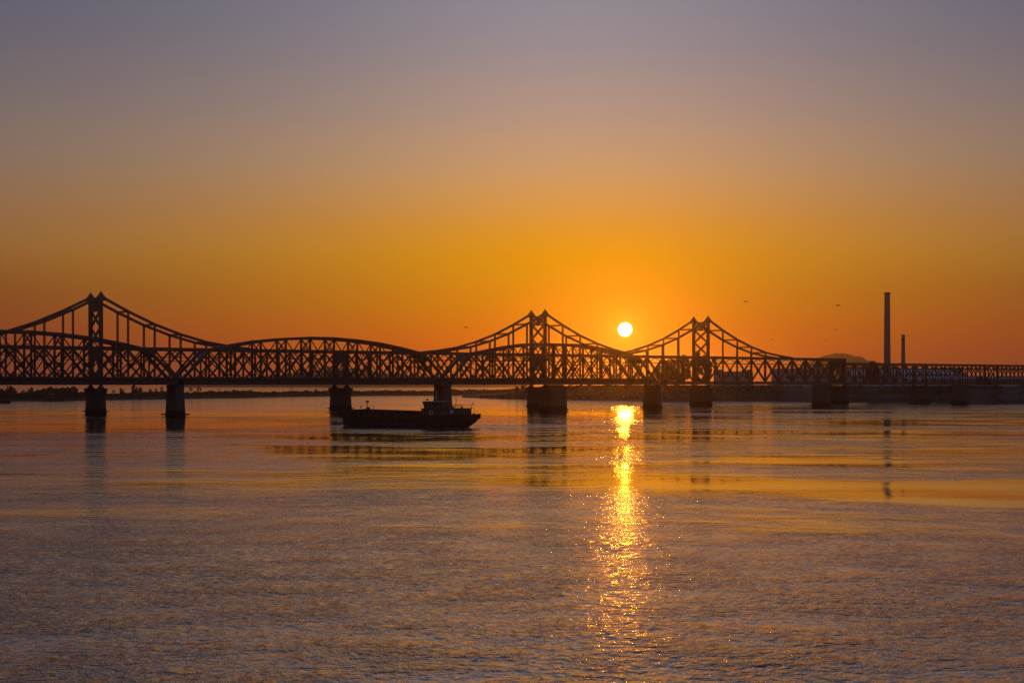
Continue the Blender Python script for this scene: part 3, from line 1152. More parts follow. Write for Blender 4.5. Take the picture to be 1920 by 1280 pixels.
# small boards hung on the near railing
for s_, y_, wd, hg, mat, lab in ((-81.5, -4.02, 1.9, 0.75, 'sign_blue', 'bright blue board on the railing under the middle rounded span'),
                                 (-166.0, -4.02, 1.2, 1.3, 'sign_red', 'small red board on the railing near the picture edge at far left'),
                                 (-164.5, -4.02, 1.0, 0.6, 'sign_blue', 'small dull blue board just beside the red board'),
                                 (-33.0, -4.02, 1.5, 0.85, 'sign_blue', 'dark blue board on the railing where two spans meet')):
    c = Vector((DIRX * s_ + DIRY * -y_, YF + DIRY * s_ + DIRX * y_, 11.35))
    e = empty('railing_board', c, BRZ)
    mb = MB()
    mb.box((-wd / 2, -0.07, -hg / 2), (wd / 2, 0.0, hg / 2))
    mb.obj('panel', M[mat], e)
    mb = MB()
    for a, b in (((-wd / 2 - .05, -.1, hg / 2), (wd / 2 + .05, .02, hg / 2 + .07)), ((-wd / 2 - .05, -.1, -hg / 2 - .07), (wd / 2 + .05, .02, -hg / 2))):
        mb.box(a, b)
    for a, b in (((-wd / 2 - .05, -.1, -hg / 2), (-wd / 2, .02, hg / 2)), ((wd / 2, -.1, -hg / 2), (wd / 2 + .05, .02, hg / 2))):
        mb.box(a, b)
    mb.obj('frame', S, e)
    tag(e, lab, 'sign board')

# ---------------------------------------------------------------- cargo barge
bow = Vector((gx(645, 312), 312, 0))
stern = Vector((gx(893, 301), 301, 0))
BL = (bow - stern).length
brg = empty('cargo_barge', stern, math.atan2(bow.y - stern.y, bow.x - stern.x))
tag(brg, 'dark cargo barge with aft wheelhouse passing in front of the bridges', 'barge')
# local +x runs to the bow, +y is the far side (port), -y? near side decided by rotation
HW = 3.45
hull_st = []      # x, half width deck, half width waterline, sheer z, bottom z
for x, hd, hwl, zs, zb in ((0.0, 2.2, 1.1, 2.85, 1.35), (0.5, 2.6, 1.6, 2.80, 0.95), (1.4, 2.85, 2.0, 2.68, 0.55), (2.6, 3.2, 2.6, 2.62, -0.1), (4.2, 3.4, 3.1, 2.58, -0.9), (7, 3.45, 3.4, 2.52, -1.3),
                           (11.4, 3.45, 3.45, 2.45, -1.4), (11.9, 3.45, 3.45, 1.72, -1.4), (16, 3.45, 3.45, 1.74, -1.4), (20, 3.45, 3.45, 1.86, -1.4), (24, 3.45, 3.4, 2.06, -1.4), (26.5, 3.35, 3.2, 2.28, -1.4),
                           (28.4, 3.15, 2.75, 2.52, -1.3), (28.7, 3.1, 2.7, 3.0, -1.3), (29.8, 2.75, 2.0, 3.08, -1.2), (30.8, 2.2, 1.1, 3.15, -0.9), (31.5, 1.55, 0.25, 3.2, 0.6), (BL, 0.95, 0.06, 3.22, 1.7)):
    hull_st.append((min(x, BL), hd, hwl, zs, zb))
rings = []
for x, hd, hwl, zs, zb in hull_st:
    zm = max(0.25, zb + 0.3) if zb < 0.6 else zb + (zs - zb) * 0.35
    ring = [(hd, zs), (hd * 0.6 + hwl * 0.4, (zs * 0.55 + zm * 0.45)), (hwl, zm), (hwl * 0.82, (zm + zb) / 2 - 0.1), (hwl * 0.4, zb), (-hwl * 0.4, zb), (-hwl * 0.82, (zm + zb) / 2 - 0.1), (-hwl, zm),
            (-(hd * 0.6 + hwl * 0.4), (zs * 0.55 + zm * 0.45)), (-hd, zs), (-hd + 0.14, zs), (-hd + 0.14, min(zs, 1.7 if x < 28 else 2.3)), (hd - 0.14, min(zs, 1.7 if x < 28 else 2.3)), (hd - 0.14, zs)]
    rings.append([Vector((x, a, b)) for a, b in ring])
mb = MB()
mb.loft(rings)
hull = mb.obj('hull', M['hull'], brg)
# rubbing strakes along the sheer
for s in (-1, 1):
    for i0, i1 in ((1, 6), (7, 12), (13, 17)):
        pts = [(hull_st[i][0], s * (hull_st[i][1] + 0.05), hull_st[i][3] - 0.12) for i in range(i0, i1 + 1)]
        mb = MB()
        for a, b in zip(pts[:-1], pts[1:]):
            mb.bar(a, b, 0.16, 0.20, side=(0, 1, 0))
        mb.obj('rubbing_strake', M['rubber'], hull)
mb = MB()
mb.box((BL - 0.35, -1.5, 1.95), (BL + 0.28, 1.5, 3.15))
mb.obj('bow_fender', M['rubber'], hull)
mb = MB()
mb.bar((-0.02, -2.1, 2.35), (-0.02, 2.1, 2.35), 0.34, 1.0, side=(1, 0, 0))
mb.obj('stern_fender', M['rubber'], hull)
# tyres hung on the near and far side
for s in (-1, 1):
    for x in (3.0, 6.5, 10.0, 15.0, 21.0, 27.0):
        mb = MB()
        n1, n2 = 14, 6
        vs, fs = [], []
        for i in range(n1):
            for j in range(n2):
                a, b = 2 * math.pi * i / n1, 2 * math.pi * j / n2
                r = 0.36 + 0.13 * math.cos(b)
                vs.append((x + r * math.cos(a), s * 3.62 + 0.12 * math.sin(b), 1.15 + r * math.sin(a)))
                fs.append((i * n2 + j, ((i + 1) % n1) * n2 + j, ((i + 1) % n1) * n2 + (j + 1) % n2, i * n2 + (j + 1) % n2))
        mb.add(vs, fs)
        mb.obj('tyre_fender', M['rubber'], hull)
# hold coaming with stiffeners
CH = 2.55
mb = MB()
z0a, z0b = 1.6, 1.9
top = [(11.8, 3.22), (28.0, 3.62)]
for s in (-1, 1):
    mb.add([(11.8, s * CH, 1.6), (28.0, s * CH, 1.9), (28.0, s * CH, 3.62), (11.8, s * CH, 3.22), (11.8, s * (CH - .14), 1.6), (28.0, s * (CH - .14), 1.9), (28.0, s * (CH - .14), 3.62), (11.8, s * (CH - .14), 3.22)],
           [(0, 1, 2, 3), (7, 6, 5, 4), (0, 4, 5, 1), (1, 5, 6, 2), (2, 6, 7, 3), (3, 7, 4, 0)])
for x, zt in ((11.8, 3.22), (27.86, 3.62)):
    mb.box((x, -CH + .14, 1.6), (x + 0.14, CH - .14, zt))
coam = mb.obj('hold_coaming', M['rust'], brg)
for s in (-1, 1):
    mb = MB()
    mb.bar((11.8, s * (CH + .08), 3.24), (28.0, s * (CH + .08), 3.64), 0.34, 0.16)
    mb.obj('coaming_rail', M['rust'], coam)
    for i in range(13):
        x = 12.6 + i * 1.22
        zt = 3.16 + (x - 11.8) / 16.2 * 0.4
        mb = MB()
        mb.add([(x - .09, s * CH, 1.75), (x + .09, s * CH, 1.75), (x + .09, s * CH, zt), (x - .09, s * CH, zt),
                (x - .09, s * (CH + .62), 1.75), (x + .09, s * (CH + .62), 1.75), (x + .09, s * (CH + .16), zt), (x - .09, s * (CH + .16), zt)],
               [(3, 2, 1, 0), (4, 5, 6, 7), (1, 5, 4, 0), (2, 6, 5, 1), (3, 7, 6, 2), (0, 4, 7, 3)])
        mb.obj('stiffener', M['rust'], coam)
mb = MB()
mb.box((12.2, -2.3, 1.0), (27.6, 2.3, 1.75))
mb.obj('sand_cargo', M['bank'], brg)
# deckhouse
mb = MB()
hb = 2.45
mb.loft([[Vector((2.1, -hb, z)), Vector((11.6, -hb, z)), Vector((11.6, hb, z)), Vector((2.1, hb, z))] for z in (1.7, 3.92)])
dh = mb.obj('deckhouse', M['house'], brg)
mb = MB()
mb.box((1.9, -2.7, 3.92), (11.75, 2.7, 4.02))
mb.obj('house_roof', M['house'], dh)
for s in (-1, 1):
    for x, w_, zc_, nm in ((9.35, 0.85, 3.1, 'window'), (4.6, 0.8, 3.35, 'window')):
        mb = MB()
        mb.box((x - w_ / 2, s * hb - 0.06, zc_ - 0.42), (x + w_ / 2, s * hb + 0.06, zc_ + 0.42))
        wdw = mb.obj(nm, M['white'] if x > 6 else M['lightblue'], dh)
        mb = MB()
        if x > 6:
            mb.box((x - w_ / 2 + .2, s * hb - 0.08, zc_ - 0.24), (x + w_ / 2 - .2, s * hb + 0.08, zc_ + 0.24))
            mb.obj('pane', M['glass'], wdw)
        else:
            for a in (-1, 1):
                for b in (-1, 1):
                    mb = MB()
                    mb.box((x + a * .19 - .15, s * hb - 0.08, zc_ + b * .2 - .16), (x + a * .19 + .15, s * hb + 0.08, zc_ + b * .2 + .16))
                    mb.obj('pane', M['lightblue'], wdw)
    mb = MB()
    mb.box((10.15, s * hb - 0.04, 1.75), (10.85, s * hb + 0.04, 3.6))
    mb.obj('door', M['glass'], dh)
    # lifebuoy
    vs, fs = [], []
    for i in range(16):
        for j in range(6):
            a, b = 2 * math.pi * i / 16, 2 * math.pi * j / 6
            r = 0.33 + 0.09 * math.cos(b)
            vs.append((6.6 + r * math.cos(a), s * (hb + .1) + 0.08 * math.sin(b), 2.85 + r * math.sin(a)))
            fs.append((i * 6 + j, ((i + 1) % 16) * 6 + j, ((i + 1) % 16) * 6 + (j + 1) % 6, i * 6 + (j + 1) % 6))
    mesh_obj('lifebuoy', vs, fs, M['orange'], dh, True)
# wheelhouse with windows leaning out forward
mb = MB()
w0, w1 = 6.9, 11.35
mb.loft([[Vector((w0, -1.95, 4.02)), Vector((w1 - .15, -1.95, 4.02)), Vector((w1 - .15, 1.95, 4.02)), Vector((w0, 1.95, 4.02))],
         [Vector((w0, -1.95, 4.6)), Vector((w1, -1.95, 4.6)), Vector((w1, 1.95, 4.6)), Vector((w0, 1.95, 4.6))],
         [Vector((w0, -1.95, 5.3)), Vector((w1 + .22, -1.95, 5.3)), Vector((w1 + .22, 1.95, 5.3)), Vector((w0, 1.95, 5.3))]])
wh = mb.obj('wheelhouse', M['house'], brg)
mb = MB()
mb.loft([[Vector((a, b, z)) for a, b in ((w0 - .12, -2.05), (w1 + .4, -2.05), (w1 + .4, 2.05), (w0 - .12, 2.05))] for z in (5.3, 5.38)] +
        [[Vector((a, b, 5.52)) for a, b in ((w0 + .3, -1.7), (w1 - .2, -1.7), (w1 - .2, 1.7), (w0 + .3, 1.7))]])
mb.obj('wheelhouse_roof', M['house'], wh)
for s in (-1, 1):
    for i, x in enumerate((7.45, 8.25, 9.05, 9.85, 10.7)):
        mb = MB()
        mb.box((x - .3, s * 1.95 - .03, 4.68), (x + .3, s * 1.95 + .03, 5.18))
        mb.obj('window', M['glass'], wh)
for i in range(4):
    y = -1.35 + i * 0.9
    mb = MB()
    mb.add([(w1 + .04, y - .36, 4.7), (w1 + .04, y + .36, 4.7), (w1 + .20, y + .36, 5.2), (w1 + .20, y - .36, 5.2), (w1 - .1, y - .36, 4.7), (w1 - .1, y + .36, 4.7), (w1 - .1, y + .36, 5.2), (w1 - .1, y - .36, 5.2)],
           [(0, 1, 2, 3), (7, 6, 5, 4), (0, 4, 5, 1), (1, 5, 6, 2), (2, 6, 7, 3), (3, 7, 4, 0)])
    mb.obj('window', M['glass'], wh)
# radar mast
mb = MB()
mb.tube((9.2, 0, 5.5), (9.2, 0, 8.1), 0.07, 0.04)
mb.tube((9.2, -0.7, 6.7), (9.2, 0.7, 6.7), 0.035)
mb.tube((9.2, -0.45, 7.3), (9.2, 0.45, 7.3), 0.03)
mb.box((9.1, -0.6, 6.05), (9.5, 0.6, 6.2))
mb.obj('radar_mast', M['white'], brg)
mb = MB()
mb.tube((11.4, -0.6, 5.45), (11.4, -0.6, 5.85), 0.05)
mb.tube((11.4, -0.6, 5.8), (11.75, -0.6, 5.9), 0.16, 0.2)
mb.obj('searchlight', M['hull'], brg)
mb = MB()
mb.tube((4.7, 0, 4.0), (4.55, 0, 7.7), 0.06, 0.03)
mb.obj('aft_mast', M['hull'], brg)
for s in (-1, 1):
    mb = MB()
    for x in (2.1, 3.1, 4.1, 5.1, 6.1):
        mb.tube((x, s * 2.6, 4.0), (x, s * 2.6, 4.75), 0.03, n=6)
    mb.tube((2.1, s * 2.6, 4.75), (6.2, s * 2.6, 4.75), 0.03, n=6)
    mb.tube((2.1, s * 2.6, 4.4), (6.2, s * 2.6, 4.4), 0.022, n=6)
    mb.obj('guard_rail', M['hull'], dh)
for x, y, r, h_, nm in ((3.0, 0.9, 0.28, 0.5, 'vent'), (5.6, -0.7, 0.3, 0.45, 'vent'), (3.9, -1.2, 0.22, 0.4, 'vent'), (6.2, 1.2, 0.26, 0.4, 'vent')):
    mb = MB()
    mb.lathe((x, y, 4.0), [(r * .6, 0), (r * .6, h_ * .6), (r * 1.2, h_ * .6), (r * 1.1, h_ * .85), (r * .4, h_)], 12)
    mb.obj(nm, M['hull'], dh)
mb = MB()
mb.tube((2.15, -2.4, 4.0), (1.75, -2.4, 4.95), 0.05)
mb.tube((1.75, -2.4, 4.9), (1.6, -2.4, 5.1), 0.13, 0.15)
mb.obj('stern_light', M['hull'], brg)
# fittings at the bow
mb = MB()
mb.tube((25.4, 0.4, 1.7), (25.4, 0.4, 5.25), 0.09, 0.07)
mb.lathe((25.4, 0.4, 5.15), [(0.12, 0), (0.42, 0.08), (0.42, 0.3), (0.15, 0.42)], 14)
mb.obj('bow_light_mast', M['hull'], brg)
mb = MB()
mb.tube((23.9, 0.4, 1.7), (23.9, 0.4, 4.45), 0.05, 0.04)
mb.obj('flag_staff', M['hull'], brg)
mb = MB()
mb.box((28.2, -1.2, 2.25), (29.5, 1.2, 2.6))
mb.tube((28.85, -1.1, 2.95), (28.85, 1.1, 2.95), 0.38, n=14)
for y in (-1.2, 1.2):
    mb.lathe((28.85, y, 2.55), [(0.3, 0), (0.26, 0.6)], 10)
mb.obj('anchor_windlass', M['hull'], brg)
mb = MB()
mb.tube((27.9, 0.6, 2.3), (26.9, 0.6, 4.1), 0.09, 0.07)
mb.tube((26.9, 0.6, 4.1), (26.8, 0.6, 4.3), 0.14)
mb.obj('anchor_davit', M['hull'], brg)
for x in (24.6, 25.0):
    mb = MB()
    mb.lathe((x, 1.2, 1.75), [(0.16, 0), (0.14, 1.9), (0.24, 1.95), (0.22, 2.35), (0.1, 2.45)], 10)
    mb.obj('cowl_vent', M['hull'], brg)
for s in (-1, 1):
    for x in (30.2, 1.2, 2.0):
        mb = MB()
        mb.lathe((x, s * 1.5, 2.25 if x > 20 else 1.65), [(0.13, 0), (0.13, 1.15), (0.2, 1.2), (0.18, 1.35)], 10)
        mb.obj('bollard', M['hull'], brg)
mb = MB()
mb.tube((0.6, 0, 1.7), (0.45, 0, 3.9), 0.05, 0.04)
mb.obj('stern_staff', M['hull'], brg)

# foam thrown up along the waterline
def foam(name, pts, wdt, seed, label):
    rnd = random.Random(seed)
    vs, fs = [], []
    n = 0
    for i, ((x, y), wd) in enumerate(zip(pts, wdt)):
        for q in range(7):
            u = q / 6 - 0.5
            zz = 0.0 if q in (0, 6) else 0.10 * wd * (1 - abs(u) * 1.6) * rnd.uniform(0.5, 1.5)
            vs.append((x + rnd.uniform(-.15, .15), y + u * wd + rnd.uniform(-.06, .06), zz - 0.01))
    for i in range(len(pts) - 1):
        for q in range(6):
            if rnd.random() < 0.82:
                a = i * 7 + q
                fs.append((a, a + 7, a + 8, a + 1))
    o = mesh_obj(name, vs, fs, M['foam'], smooth=True)
    o.location = brg.location
    o.rotation_euler = brg.rotation_euler
    tag(o, label, 'foam', kind='stuff')
    return o


near = 1 if (Matrix.Rotation(brg.rotation_euler[2], 3, 'Z') @ Vector((0, 1, 0))).y < 0 else -1
bp = [(33.4 - i * 0.35, near * (0.1 + 3.5 * min(1, max(0, (i - 4)) / 13) ** 0.8)) for i in range(26)]
foam('bow_wave', bp, [0.25 + 1.0 * math.sin(math.pi * min(1, i / 25)) ** 0.7 for i in range(26)], 3, 'low white bow wave curling from the barge bow')
sp_ = [(4.0 - i * 0.5, near * (2.6 + 0.03 * i)) for i in range(40)]
foam('stern_wash', sp_, [0.15 + 0.55 * math.sin(math.pi * i / 39) for i in range(40)], 4, 'thin line of wash trailing behind the barge stern')

hp_ = [(29.0 - i * 0.42, near * (3.5 + 0.25 * math.sin(i * 0.9) + 0.012 * i)) for i in range(64)]
foam('hull_wash', hp_, [0.10 + 0.22 * abs(math.sin(i * 1.7) * math.sin(i * 0.37)) for i in range(64)], 6, 'broken white flecks of wash along the near side of the barge')


# ---------------------------------------------------------------- trees
def tree_meshes(seed, hgt, crown_w, crown_base, leaves, clumps, leaf_size, lean=0.0):
    """trunk with limbs, and a crown of leaf clumps; heights in metres"""
    rnd = random.Random(seed)
    tr = MB()
    pts = [Vector((0, 0, -0.4))]
    for i in range(1, 6):
        u = i / 5
        pts.append(Vector((lean * u + rnd.uniform(-.2, .2), rnd.uniform(-.2, .2), hgt * 0.82 * u)))
    r0 = hgt * 0.022 + 0.06
    for i in range(5):
        tr.tube(pts[i], pts[i + 1], r0 * (1 - i * .17), r0 * (1 - (i + 1) * .17), 7)
    cl = []
    for k in range(clumps):
        u = rnd.random() ** 0.8
        z = hgt * (crown_base + (1 - crown_base) * u)
        prof = math.sin(math.pi * min(1, 0.12 + 0.86 * u)) ** 0.6
        a = rnd.uniform(0, 2 * math.pi)
        rr = crown_w * 0.5 * prof * (0.35 + 0.65 * rnd.random() ** 0.6)
        c = Vector((lean * z / hgt + rr * math.cos(a), rr * math.sin(a), z - 0.03 * hgt))
        cl.append((c, crown_w * rnd.uniform(0.10, 0.19)))
        if k % 2 == 0:
            b = Vector((lean * z / hgt * 0.7, 0, max(hgt * 0.2, z - hgt * 0.16)))
            tr.tube(b, c, r0 * 0.32, r0 * 0.10, 5)
    vs, fs = [], []
    for i in range(leaves):
        c, r = cl[rnd.randrange(len(cl))]
        d = Vector((rnd.gauss(0, 1), rnd.gauss(0, 1), rnd.gauss(0, .8)))
        d.normalize()
        p = c + d * r * rnd.random() ** 0.45
        a = Vector((rnd.gauss(0, 1), rnd.gauss(0, 1), rnd.gauss(0, 1))).normalized()
        b = a.orthogonal().normalized()
        s = leaf_size * rnd.uniform(0.6, 1.3)
        k = len(vs)
        vs += [p - a * s, p + b * s * .6, p + a * s, p - b * s * .6]
        fs.append((k, k + 1, k + 2, k + 3))
    out = []
    for nm, v, f, m in (('trunk', tr.v, tr.f, M['bark']), ('crown', vs, fs, M['leaf'])):
        me = bpy.data.meshes.new(nm)
        me.from_pydata([tuple(q) for q in v], [], f)
        me.materials.append(m)
        me.update()
        out.append(me)
    return out


PROTO = {
    'round': tree_meshes(11, 10, 8.5, 0.22, 2600, 34, 0.42),
    'broad': tree_meshes(12, 10, 11.0, 0.16, 3400, 44, 0.44),
    'tall': tree_meshes(13, 10, 5.0, 0.2, 2000, 30, 0.38),
    'airy': tree_meshes(14, 10, 7.0, 0.42, 1300, 18, 0.36, 0.6),
    'dense': tree_meshes(15, 10, 9.0, 0.08, 2400, 40, 0.36),
}


def tree(kind, px, Y, base_z, top_py, label, group=None, sxy=1.0, rot=None):
    hgt = H + (HORIZON - top_py) / F * Y - base_z
    e = empty('tree', (gx(px, Y), Y, base_z), random.uniform(0, 6.28) if rot is None else rot)
    s = hgt / 10.0
    e.scale = (s * sxy, s * sxy, s)
    for nm, me in zip(('trunk', 'crown'), PROTO[kind]):
        link(bpy.data.objects.new(nm, me), e)
    tag(e, label, 'tree', group)
    return e


LT = [  # px, top row, kind, width, label
    (-38, 727, 'broad', 1.0, 'broad tree partly cut by the picture edge at far left'),
    (4, 729, 'round', 1.0, 'round tree behind the crane boat at the far left edge'),
    (22, 724.5, 'broad', 0.9, 'taller broad tree just beside the crane boat boom'),
    (44, 731, 'dense', 0.9, 'low dense tree between the two crane boats, nearer the edge one'),
    (58, 727, 'round', 0.9, 'round tree halfway between the two crane boats'),
    (79, 729, 'tall', 1.2, 'narrow tree just before the second crane boat'),
    (94, 725.5, 'broad', 0.8, 'tallest tree of the clump behind the second crane boat'),
    (110, 730, 'dense', 0.8, 'low dense tree under the second crane boat boom'),
    (137, 725, 'broad', 0.9, 'broad tree close before the tower pier'),
    (214, 731, 'airy', 0.9, 'small tree hard behind the tower pier'),
    (228, 728, 'round', 0.9, 'round tree second behind the tower pier'),
    (252, 722.5, 'round', 0.9, 'tall leafy tree midway between tower pier and tapered pier'),
    (263, 726, 'round', 0.7, 'smaller tree leaning on the tall leafy tree'),
    (281, 729, 'airy', 1.0, 'airy small tree of three before the tapered pier, leftmost'),
    (292, 728, 'airy', 0.9, 'airy small tree of three before the tapered pier, middle one'),
    (303, 725, 'tall', 0.9, 'slim tree of three before the tapered pier, rightmost'),
    (358, 725.5, 'airy', 0.8, 'small lone tree with bare trunk just past the tapered pier'),
    (372, 725, 'airy', 0.95, 'second bare-trunked tree past the tapered pier, the wider'),
]
for px, top_, kd, sx, lab in LT:
    Y, k = shore_point(LEFT_SHORE, px)
    tree(kd, px, Y + 22, 2.4, top_, lab, 'trees on the far left bank', sx)
FL = ['tiny hazy tree left of the flared pier, farthest from it', 'tiny hazy tree left of the flared pier, tallest of three', 'tiny hazy tree left of the flared pier, nearest to it',
      'tiny hazy tree peeping out behind the flared pier', 'tiny hazy tree just right of the flared pier', 'tiny hazy tree second to the right of the flared pier', 'tiny hazy tree third to the right of the flared pier']
FT = [(583, 732), (592, 729.5), (598, 732), (640, 733), (660, 733.5), (673, 732), (688, 731.5)]
for i, (px, top_) in enumerate(FT):
    Y, k = shore_point(LEFT_SHORE, px)
    tree('round' if i % 2 else 'airy', px, Y + 25, 2.4, top_, FL[i], 'tiny trees on the far low bank', 0.9)
RT = [
    (942, 738, 'dense', 1.0, 'low dark bush-like tree at the tip of the spit'),
    (955, 734, 'dense', 1.0, 'dark rounded tree beside the tall trees left of the double pier'),
    (969, 724, 'dense', 0.75, 'tall dark tree touching the deck just left of the double pier'),
    (983, 721, 'dense', 0.8, 'tallest dark tree half hidden by the double pier'),
    (1075, 722, 'broad', 0.9, 'broad tree under the deck just right of the double pier'),
    (1105, 716, 'round', 1.0, 'round tree under the deck between double pier and sun path'),
    (1140, 712, 'dense', 0.9, 'dense tree below the sun, left of its reflection'),
    (1178, 716, 'round', 0.9, 'round tree straight below the sun disc'),
    (1246, 678, 'broad', 0.75, 'big tree behind the trusses just right of the broken end'),
    (1262, 672, 'dense', 0.6, 'big dense tree behind the trusses, second from the broken end'),
    (1284, 669, 'round', 0.6, 'tall tree behind the trusses just left of the third tower'),
    (1306, 661, 'airy', 0.6, 'airy tall tree seen between the posts of the third tower'),
    (1322, 668, 'airy', 0.6, 'airy tree behind the right post of the third tower'),
    (1340, 672, 'airy', 0.55, 'thin airy tree just right of the third tower'),
    (1404, 694, 'airy', 0.7, 'small bushy tree beside the stepped-roof building'),
    (1638, 679, 'broad', 0.45, 'dark broad tree left of the tall chimney'),
    (1838, 706, 'round', 0.8, 'small dark tree at the end of the blue-roofed sheds'),
    (1852, 708, 'round', 0.8, 'smaller dark tree past the end of the blue-roofed sheds'),
]
for px, top_, kd, sx, lab in RT:
    Y, k = shore_point(RIGHT_SHORE, px)
    bz = 0.6 if px < 950 else (1.5 if px < 965 else (3.5 if px < 990 else 7.0))
    tree(kd, px, Y + (12 if px < 990 else 52), bz, top_, lab, 'trees on the levee', sx)


# shrubs and reeds along the shores: nobody could count them
def shrub_band(name, shore, px0, px1, n, off, zbase, hts, seed, label, size=0.5):
    rnd = random.Random(seed)
    vs, fs = [], []
    gx_ = np.arange(px0, px1, 0.125)
    tops = np.clip((0.55 * vnoise(gx_ / 31, gx_ * 0, seed) + 0.30 * vnoise(gx_ / 9, gx_ * 0, seed + 1) + 0.25 * vnoise(gx_ / 3.1, gx_ * 0, seed + 2) - 0.25) * 1.5, 0.05, 1.0)
    for i in range(n):
        px = rnd.uniform(px0, px1)
        Y, k = shore_point(shore, px)
        o = rnd.uniform(*off)
        i0 = int((px - px0) * 8)
        env = float(tops[max(0, min(len(tops) - 1, i0))])
        zb = zbase(o) * k
        z = zb + rnd.random() ** 0.7 * (hts[0] + (hts[1] - hts[0]) * env) * max(0.25, k)
        p = Vector((gx(px, Y), Y, 0)) * (1 + o / Y)
        p.z = z
        a = Vector((rnd.gauss(0, 1), rnd.gauss(0, 1), rnd.gauss(0, 1))).normalized()
        b = a.orthogonal().normalized()
        s = size * rnd.uniform(0.5, 1.3)
        q = len(vs)
        vs += [p - a * s, p + b * s * .6, p + a * s, p - b * s * .6]
        fs.append((q, q + 1, q + 2, q + 3))
    o = mesh_obj(name, vs, fs, M['leaf'])
    tag(o, label, 'shrubs', kind='stuff')
    return o


shrub_band('shrubbery', LEFT_SHORE, -120, 190, 14000, (6, 30), lambda o: min(2.5, 0.2 + o * 0.16), (1.2, 4.4), 21, 'dark tall shrubs along the far bank left of the tower pier')
shrub_band('shrubbery', LEFT_SHORE, 190, 420, 8000, (6, 30), lambda o: min(2.5, 0.2 + o * 0.16), (0.5, 2.0), 26, 'low reeds and scrub on the far bank about the tapered pier')
shrub_band('shrubbery', LEFT_SHORE, 420, 1000, 12000, (5, 30), lambda o: min(2.5, 0.2 + o * 0.16), (0.3, 2.4), 22, 'low hazy scrub along the distant bank under the middle span', 0.6)
shrub_band('shrubbery', RIGHT_SHORE, 900, 1250, 9000, (2, 45), lambda o: min(7.2, 0.1 + o * 0.21), (0.4, 2.2), 23, 'dark scrub on the bank behind the sun path', 0.5)
shrub_band('shrubbery', RIGHT_SHORE, 1250, 1980, 20000, (2, 40), lambda o: min(7.2, 0.1 + o * 0.2), (0.2, 1.5), 24, 'dark scrub on the levee slope under the right half of the bridge', 0.5)

# ---------------------------------------------------------------- the levee top: parapet, buildings, chimneys
def levee_wall(px0, px1, off, z0, z1, mat, label, name='parapet_wall'):
    root = empty(name)
    pts = []
    n = max(2, int((px1 - px0) / 22))
    for i in range(n + 1):
        px = px0 + (px1 - px0) * i / n
        Y, k = shore_point(RIGHT_SHORE, px)
        pts.append(Vector((gx(px, Y), Y, 0)) * (1 + off / Y))
    root.location = pts[0]
    base = pts[0].copy()
    for i, (a, b) in enumerate(zip(pts[:-1], pts[1:])):
        mb = MB()
        d = (b - a).normalized() * 0.04
        mb.bar(a - base + d + Vector((0, 0, (z0 + z1) / 2)), b - base - d + Vector((0, 0, (z0 + z1) / 2)), 0.35, z1 - z0, side=Vector((-d.y, d.x, 0)))
        mb.obj('wall_panel', mat, root)
    tag(root, label, 'wall')
    return root


levee_wall(1325, 1520, 41, 6.6, 8.5, M['concrete'], 'pale parapet wall on the levee right of the third tower')
levee_wall(1596, 2000, 41, 6.6, 8.5, M['lightblue'], 'long pale blue parapet wall under the low lattice spans')


def building(name, px0, px1, Y, z0, top_py, dep, label, storeys=2, wins=6, gable=True, roofmat='roof', step=None):
    """a shed or block whose front spans px0..px1 at depth Y"""
    x0, x1 = gx(px0, Y), gx(px1, Y)
    L = x1 - x0
    ztop = H + (HORIZON - top_py) / F * Y
    e = empty(name, (x0, Y, z0))
    hh = ztop - z0
    eave = hh * (0.72 if gable else 0.97)
    mb = MB()
    mb.box((0, 0, -1.0), (L, dep, eave))
    mb.obj('wall', M['wall'], e)
    if gable:
        mb = MB()
        ov = 0.5
        prof = [(-ov, eave - 0.12), (dep / 2, hh), (dep + ov, eave - 0.12), (dep + ov, eave + 0.1), (dep / 2, hh + 0.22), (-ov, eave + 0.1)]
        mb.loft([[Vector((x, a, b)) for a, b in prof] for x in (-0.4, L + 0.4)])
        mb.obj('roof', M[roofmat], e)
        for x in (0.02, L - 0.02):
            mb = MB()
            mb.add([(x, 0, eave), (x, dep, eave), (x, dep / 2, hh - .05)], [(0, 1, 2)])
            mb.obj('gable', M['wall'], e)
    else:
        mb = MB()
        mb.box((-0.25, -0.25, eave), (L + 0.25, dep + 0.25, hh))
        mb.obj('roof', M['wall'], e)
        if step:
            for a, b, h2 in step:
                mb = MB()
                mb.box((L * a, 0.6, hh), (L * b, dep - 0.6, hh + h2))
                mb.obj('roof_block', M['wall'], e)
    sh = eave / storeys
    for s in range(storeys):
        for i in range(wins):
            cxw = L * (i + 0.5) / wins
            ww = min(1.5, L / wins * 0.55)
            zb = s * sh + sh * 0.32
            mb = MB()
            mb.box((cxw - ww / 2, -0.10, zb), (cxw + ww / 2, 0.02, zb + sh * 0.42))
            wdw = mb.obj('window', M['white'], e)
            mb = MB()
            mb.box((cxw - ww / 2 + .1, -0.13, zb + .1), (cxw + ww / 2 - .1, -0.05, zb + sh * 0.42 - .1))
            mb.obj('pane', M['glass'], wdw)
    tag(e, label, 'building')
    return e


